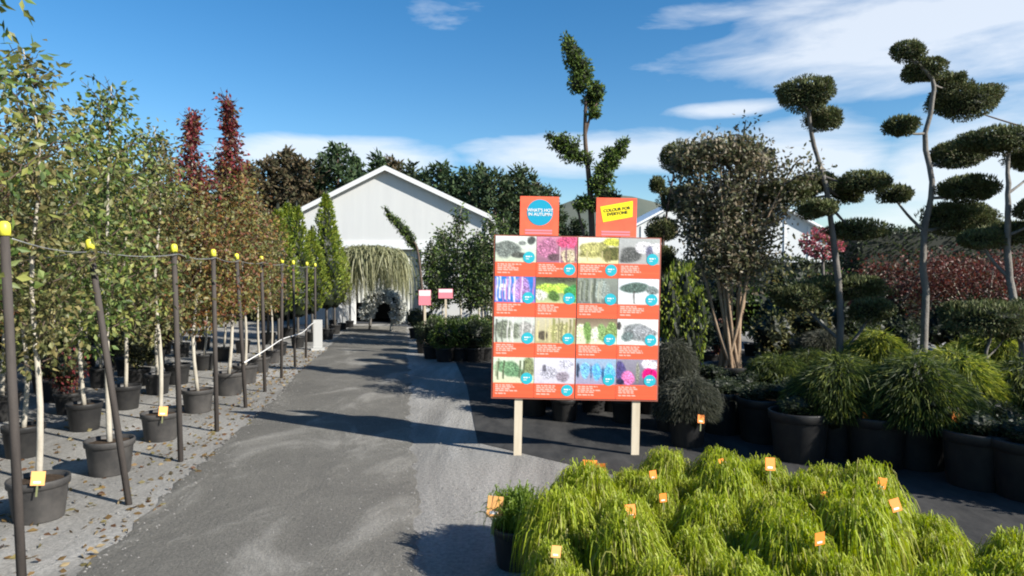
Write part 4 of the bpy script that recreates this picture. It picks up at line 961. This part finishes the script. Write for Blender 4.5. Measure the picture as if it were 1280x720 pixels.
# golden bamboo-like shrub right of the sign and other shrubs behind
for i, (px, d, s_) in enumerate([(842, 8.5, (.62, .5, 1.5)), (862, 8.45, (.5, .45, 1.25)), (850, 8.95, (.6, .5, 1.55)), (985, 12.5, (.6, .6, 1.0))]):
    shrub('lime', GX(px, d), d, f'yellow-green upright bush between sign and tan stems, {ORD[i]} of four', s_, 'yellow-green bushes right of the sign')
bgr = [(875, 11.5, 'dark', .9), (890, 12.6, 'red', .8), (965, 11.2, 'olive', .8), (985, 13.2, 'dark', 1.2), (1010, 12.0, 'olive', .9), (1035, 13.4, 'dark', 1.3), (1075, 12.2, 'dark', 1.0), (1100, 13.6, 'olive', 1.1), (1128, 12.2, 'dark', .75),
       (1190, 12.6, 'dark', 1.1), (1215, 13.8, 'mid', 1.2), (1240, 12.8, 'dark', 1.2), (1265, 13.4, 'olive', 1.1), (1290, 12.6, 'dark', 1.2), (1320, 13, 'mid', 1.2), (940, 14.5, 'mid', 1.3), (900, 15, 'dark', 1.5), (870, 15.5, 'olive', 1.5),
       (1060, 15, 'mid', 1.4), (1010, 16, 'dark', 1.6), (1350, 14.4, 'dark', 1.3), (965, 17, 'olive', 1.7), (840, 14, 'dark', 1.4), (1330, 10.6, 'olive', 1.1)]
for i, (px, d, kind, s_) in enumerate(sorted(bgr)):
    shrub(kind, GX(px, d), d, f'{SHD[kind]} bush in the crowded stock behind the topiary, {ORD[i]} from the left', s_ * 1.15, 'bushes in the crowded stock behind the topiary')
# red maples with bare pale limbs
for i, (px, d, h) in enumerate([(1108, 13.5, 1.0), (1230, 13.0, 1.05), (1290, 15, 1.1)]):
    t = thing('red_maple', f'dull red maple with pale limbs before the right hedge, {ORD[i]} from left', 'tree', (GX(px, d), d, 0), i * 2.1, 'red maples before the right hedge', h)
    mb = MB(); lv = Leaves(); r_ = random.Random(90 + i)
    mb.tube(spline([(0, 0, 0), (.05, 0, .5), (0, .05, 1.0)], 8), [.05 - .003 * q for q in range(8)], 7)
    for q in range(9):
        an = q * .7 + r_.uniform(-.2, .2); L = r_.uniform(.7, 1.25); a = Vector((0, .03, r_.uniform(.55, 1.0))); e = a + Vector((L * math.cos(an), L * math.sin(an), r_.uniform(.6, 1.25)))
        m = a.lerp(e, .5) + Vector((0, 0, -.12)); sp = spline([a, m, e], 9); mb.tube(sp, [.028 * (1 - .09 * z) for z in range(9)], 6)
        for z in range(4):
            cc = np.array(sp[r_.randrange(4, 9)]); n = 130; lv.leaves(cc + rng.normal(size=(n, 3)) * np.array([.22, .22, .13]), rdir(n) + np.array([0, 0, -.3]), .07, .04, pick([(.10, .028, .022), (.075, .03, .02), (.13, .04, .03), (.08, .045, .025)], n, .3))
    ob('trunk', mb.me('trunk', BARK_PALE), t); ob('crown', lv.me('crown', LEAF), t)
hedge('hedge', GX(1075, 20), GX(1420, 20), 20, 21.4, 3.15, DARKG, 'long clipped dark green hedge behind the topiary at the right', 150, .12)
hedge('hedge', GX(820, 22), GX(1060, 22), 22.5, 23.6, 2.3, DARKG, 'lower dark hedge in front of the white roofed glasshouse', 130, .12)
hedge('hedge', GX(612, 21), GX(800, 21), 21, 22.2, 2.5, OLIVE, 'olive hedge behind the sign board', 130, .12)
# pink sign pieces left of the big sign
for i, (px, py, w_, h_, d) in enumerate([(531, 372, .26, .32, 14.4), (557, 367, .30, .20, 14.3)]):
    c = P(px, py, d); t = thing('small_sign', ['small pink and white notice at the left of the dark slim trees', 'small white topped pink notice among the dark slim trees'][i], 'sign', (c.x, c.y, 0))
    b = MB(); b.box(-.02, .02, .006, .03, 0, c.z); ob('stake', b.me('stake', STAKE), t)
    b = MB(); b.box(-w_ / 2, w_ / 2, -.006, .005, c.z - h_ / 2, c.z + h_ / 2); pn = ob('panel', b.me('panel', PINK), t)
    b = MB(); b.box(-w_ / 2 + .01, w_ / 2 - .01, -.009, -.0065, c.z + h_ * .12, c.z + h_ / 2 - .01); ob('heading', b.me('heading', WHITE), pn)
# pinkish blossom shrub
lv = Leaves(); lv.pad((0, 0, 2.35), (.45, .45, .32), 900, .08, .06, [(.45, .13, .16), (.35, .09, .11), (.12, .1, .05)], fuzz=.5, core=False)
t = thing('blossom_tree', 'pink flowered small tree showing between the topiary pads', 'tree', (GX(1028, 14), 14, 0)); ob('crown', lv.me('crown', LEAF), t)
b = MB(); b.tube([(0, 0, 0), (.04, 0, 1.1), (0, 0, 2.3)], [.05, .04, .02], 7); ob('trunk', b.me('trunk', BARK_GREY), t)

# ------------------------------------------------------------------ SKYLINE TREES
def pine_me(seed, h, R, pal, n, leaf, spiky):
    lv = Leaves(); r_ = random.Random(seed); b = MB()
    b.tube([(0, 0, 0), (.1, 0, h * .5), (0, 0, h * .96)], [h * .022, h * .015, .03], 7)
    nb = 46
    for k in range(nb):
        t = (k + .5) / nb; z = h * (.14 + .84 * t)
        rr = R * ((1 - t) ** (.75 if spiky else .45)) * r_.uniform(.65, 1.15) + .12; q = k * 2.4 + r_.uniform(-.4, .4)
        tip = Vector((rr * math.cos(q), rr * math.sin(q), z + (rr * .25 if not spiky else -rr * .12)))
        b.tube([Vector((0, 0, z - rr * .15)), tip * .9], [.05, .015], 4, cap=False)
        m = int(n / nb * (.35 + rr / R)); u = rng.random(m)[:, None] ** .6
        p = np.array([0, 0, z]) * (1 - u) + np.array(tip) * u + rng.normal(size=(m, 3)) * np.array([.22, .22, .16]) * R * .42
        lv.leaves(p, rdir(m) + np.array([0, 0, .35]) + np.array([math.cos(q), math.sin(q), 0]) * .5, leaf, leaf * .42, pick(pal, m, .35))
    return lv.me('crown', NEEDLE), b.me('trunk', BARK_DARK)
PT = [pine_me(1, 10, 2.0, PINEG, 3600, .42, True), pine_me(2, 10, 2.3, PINEG, 3800, .42, False), pine_me(3, 10, 2.2, PINEB, 3800, .42, False), pine_me(4, 10, 1.8, DARKG, 3400, .42, True), pine_me(6, 10, 2.6, DARKG + PINEG, 4200, .42, False)]
PD = ['bright green spiky pine', 'rounded green pine', 'brownish rounded tree', 'narrow dark conifer', 'broad dark pine']
sk = [(250, 215, 46, 4), (285, 205, 44, 2), (312, 200, 46, 2), (335, 196, 48, 2), (358, 192, 50, 2), (378, 195, 47, 2), (400, 205, 50, 4), (424, 186, 48, 1), (446, 205, 52, 4), (474, 186, 50, 0), (492, 205, 54, 2), (512, 202, 50, 3),
      (530, 215, 52, 4), (550, 208, 50, 1), (568, 214, 52, 4), (586, 206, 49, 1), (602, 205, 51, 0), (618, 212, 47, 4), (634, 206, 50, 1), (652, 212, 48, 4), (668, 216, 52, 2), (684, 226, 50, 4), (698, 256, 52, 1), (722, 268, 50, 4), (760, 262, 48, 1), (790, 268, 52, 4)]
sk += [(810, 275, 55, 1), (1000, 262, 50, 4), (1060, 285, 52, 1), (1120, 290, 50, 4), (1180, 288, 50, 4), (1240, 285, 52, 1), (1300, 280, 50, 4)]
for i, (px, py, d, v) in enumerate(sk):
    py += (5 if 500 < px < 700 else 0) + random.uniform(-9, 9); v = [0, v, 3, v][i % 4] if v != 2 else v
    top = P(px, py, d); s_ = top.z / 10
    t = thing('pine_tree' if v in (0, 1, 4) else 'skyline_tree', f'{PD[v]} on the far skyline, {ORD[i] if i < len(ORD) else "number " + str(i + 1)} from the left' if i < len(ORD) else f'{PD[v]} low on the right skyline, {ORD[i - len(ORD)]} of that group', 'tree', (top.x, d, 0), random.uniform(0, 6), 'trees along the far skyline', (s_ * 1.05, s_ * 1.05, s_))
    a, c = PT[v]; ob('crown', a, t); ob('trunk', c, t)

# ------------------------------------------------------------------ stock just outside the right edge, whose shade lies on the ground behind the sedges
for i, (x, d, sc) in enumerate([(4.7, 4.75, (1.1, 1.0, .95)), (5.35, 5.2, (1.2, 1.2, .9)), (6.2, 5.35, (1.1, 1.1, .9)), (5.5, 4.35, (1.2, 1.2, 1.2)), (6.3, 4.0, (1.2, 1.2, 1.4))]):
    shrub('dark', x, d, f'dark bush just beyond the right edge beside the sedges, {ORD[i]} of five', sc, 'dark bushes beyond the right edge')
for i, (x, d, k) in enumerate([(8.4, 3.0, 1.15), (9.6, 3.9, 1.2), (10.2, 2.4, 1.3)]):
    left_t = thing('potted_tree', f'leafy tree beyond the right edge, {ORD[i]} from the path', 'potted tree', (x, d, 0), i * 1.7, 'leafy trees beyond the right edge', k)
    pot_parts(left_t, .20, .3); a, c = TV['green'][i % 3]; ob('trunk', a, left_t); ob('crown', c, left_t)
for i, (px, d) in enumerate([(668, 8.3), (706, 8.0), (742, 8.5), (782, 7.9), (815, 8.4)]):
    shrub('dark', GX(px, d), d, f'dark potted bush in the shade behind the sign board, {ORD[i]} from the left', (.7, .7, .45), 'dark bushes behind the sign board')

for i, (x, d) in enumerate([(.45, 8.9), (1.2, 9.2), (.25, 10.0), (1.3, 10.2), (.55, 11.2), (1.5, 11.9), (.2, 12.5), (1.0, 13.6)]):  # unseen trees added to throw shadow bands across the path
    t = thing('potted_tree', f'unseen tree added behind the sign board to shade the path, {ORD[i]} from the sign', 'potted tree', (x, d, 0), i * 1.1, 'unseen shading trees added behind the sign board', (.95, .95, .56))
    pot_parts(t, .2, .3); a, c = TV['olive'][i % 2]; ob('trunk', a, t); ob('crown', c, t)
# loose stones on the path and along its edges
b = MB(); r_ = random.Random(3)
for k in range(2000):
    d = r_.uniform(2.2, 11); l_, rr = road_l(d), road_r(d)
    x = r_.choice([l_ + abs(r_.gauss(0, .12)), rr - abs(r_.gauss(0, .2)), r_.uniform(l_, rr), r_.uniform(l_ - .8, rr + .8)])
    e = r_.uniform(.004, .012); z = .010; a = r_.uniform(0, 6); c_, s_ = math.cos(a) * e, math.sin(a) * e
    b.add([(x + c_, d + s_, z), (x - s_, d + c_, z), (x - c_, d - s_, z), (x + s_, d - c_, z), (x + c_ * .2, d, z + e * .7)], [(0, 1, 4), (1, 2, 4), (2, 3, 4), (3, 0, 4)], 0)
tag(ob('loose_stones', b.me('loose_stones', mat('loose_stone', (.12, .115, .108), .9, .2, ((.26, .25, .235), 40, (1, 1, 1))))), 'small loose stones strewn over the grey path and its edges', 'stones', kind='stuff')

for i, (x, d) in enumerate([(.5, 9.5), (1.3, 8.55), (.85, 10.7), (1.45, 11.0), (.1, 11.6)]):  # unseen bushes added to deepen the shade on the middle of the path
    shrub('dark', x, d, f'unseen tall bush added behind the sign board to shade the path, {ORD[i]} of five', (1.05, 1.05, 1.75), 'unseen shading bushes added behind the sign board')
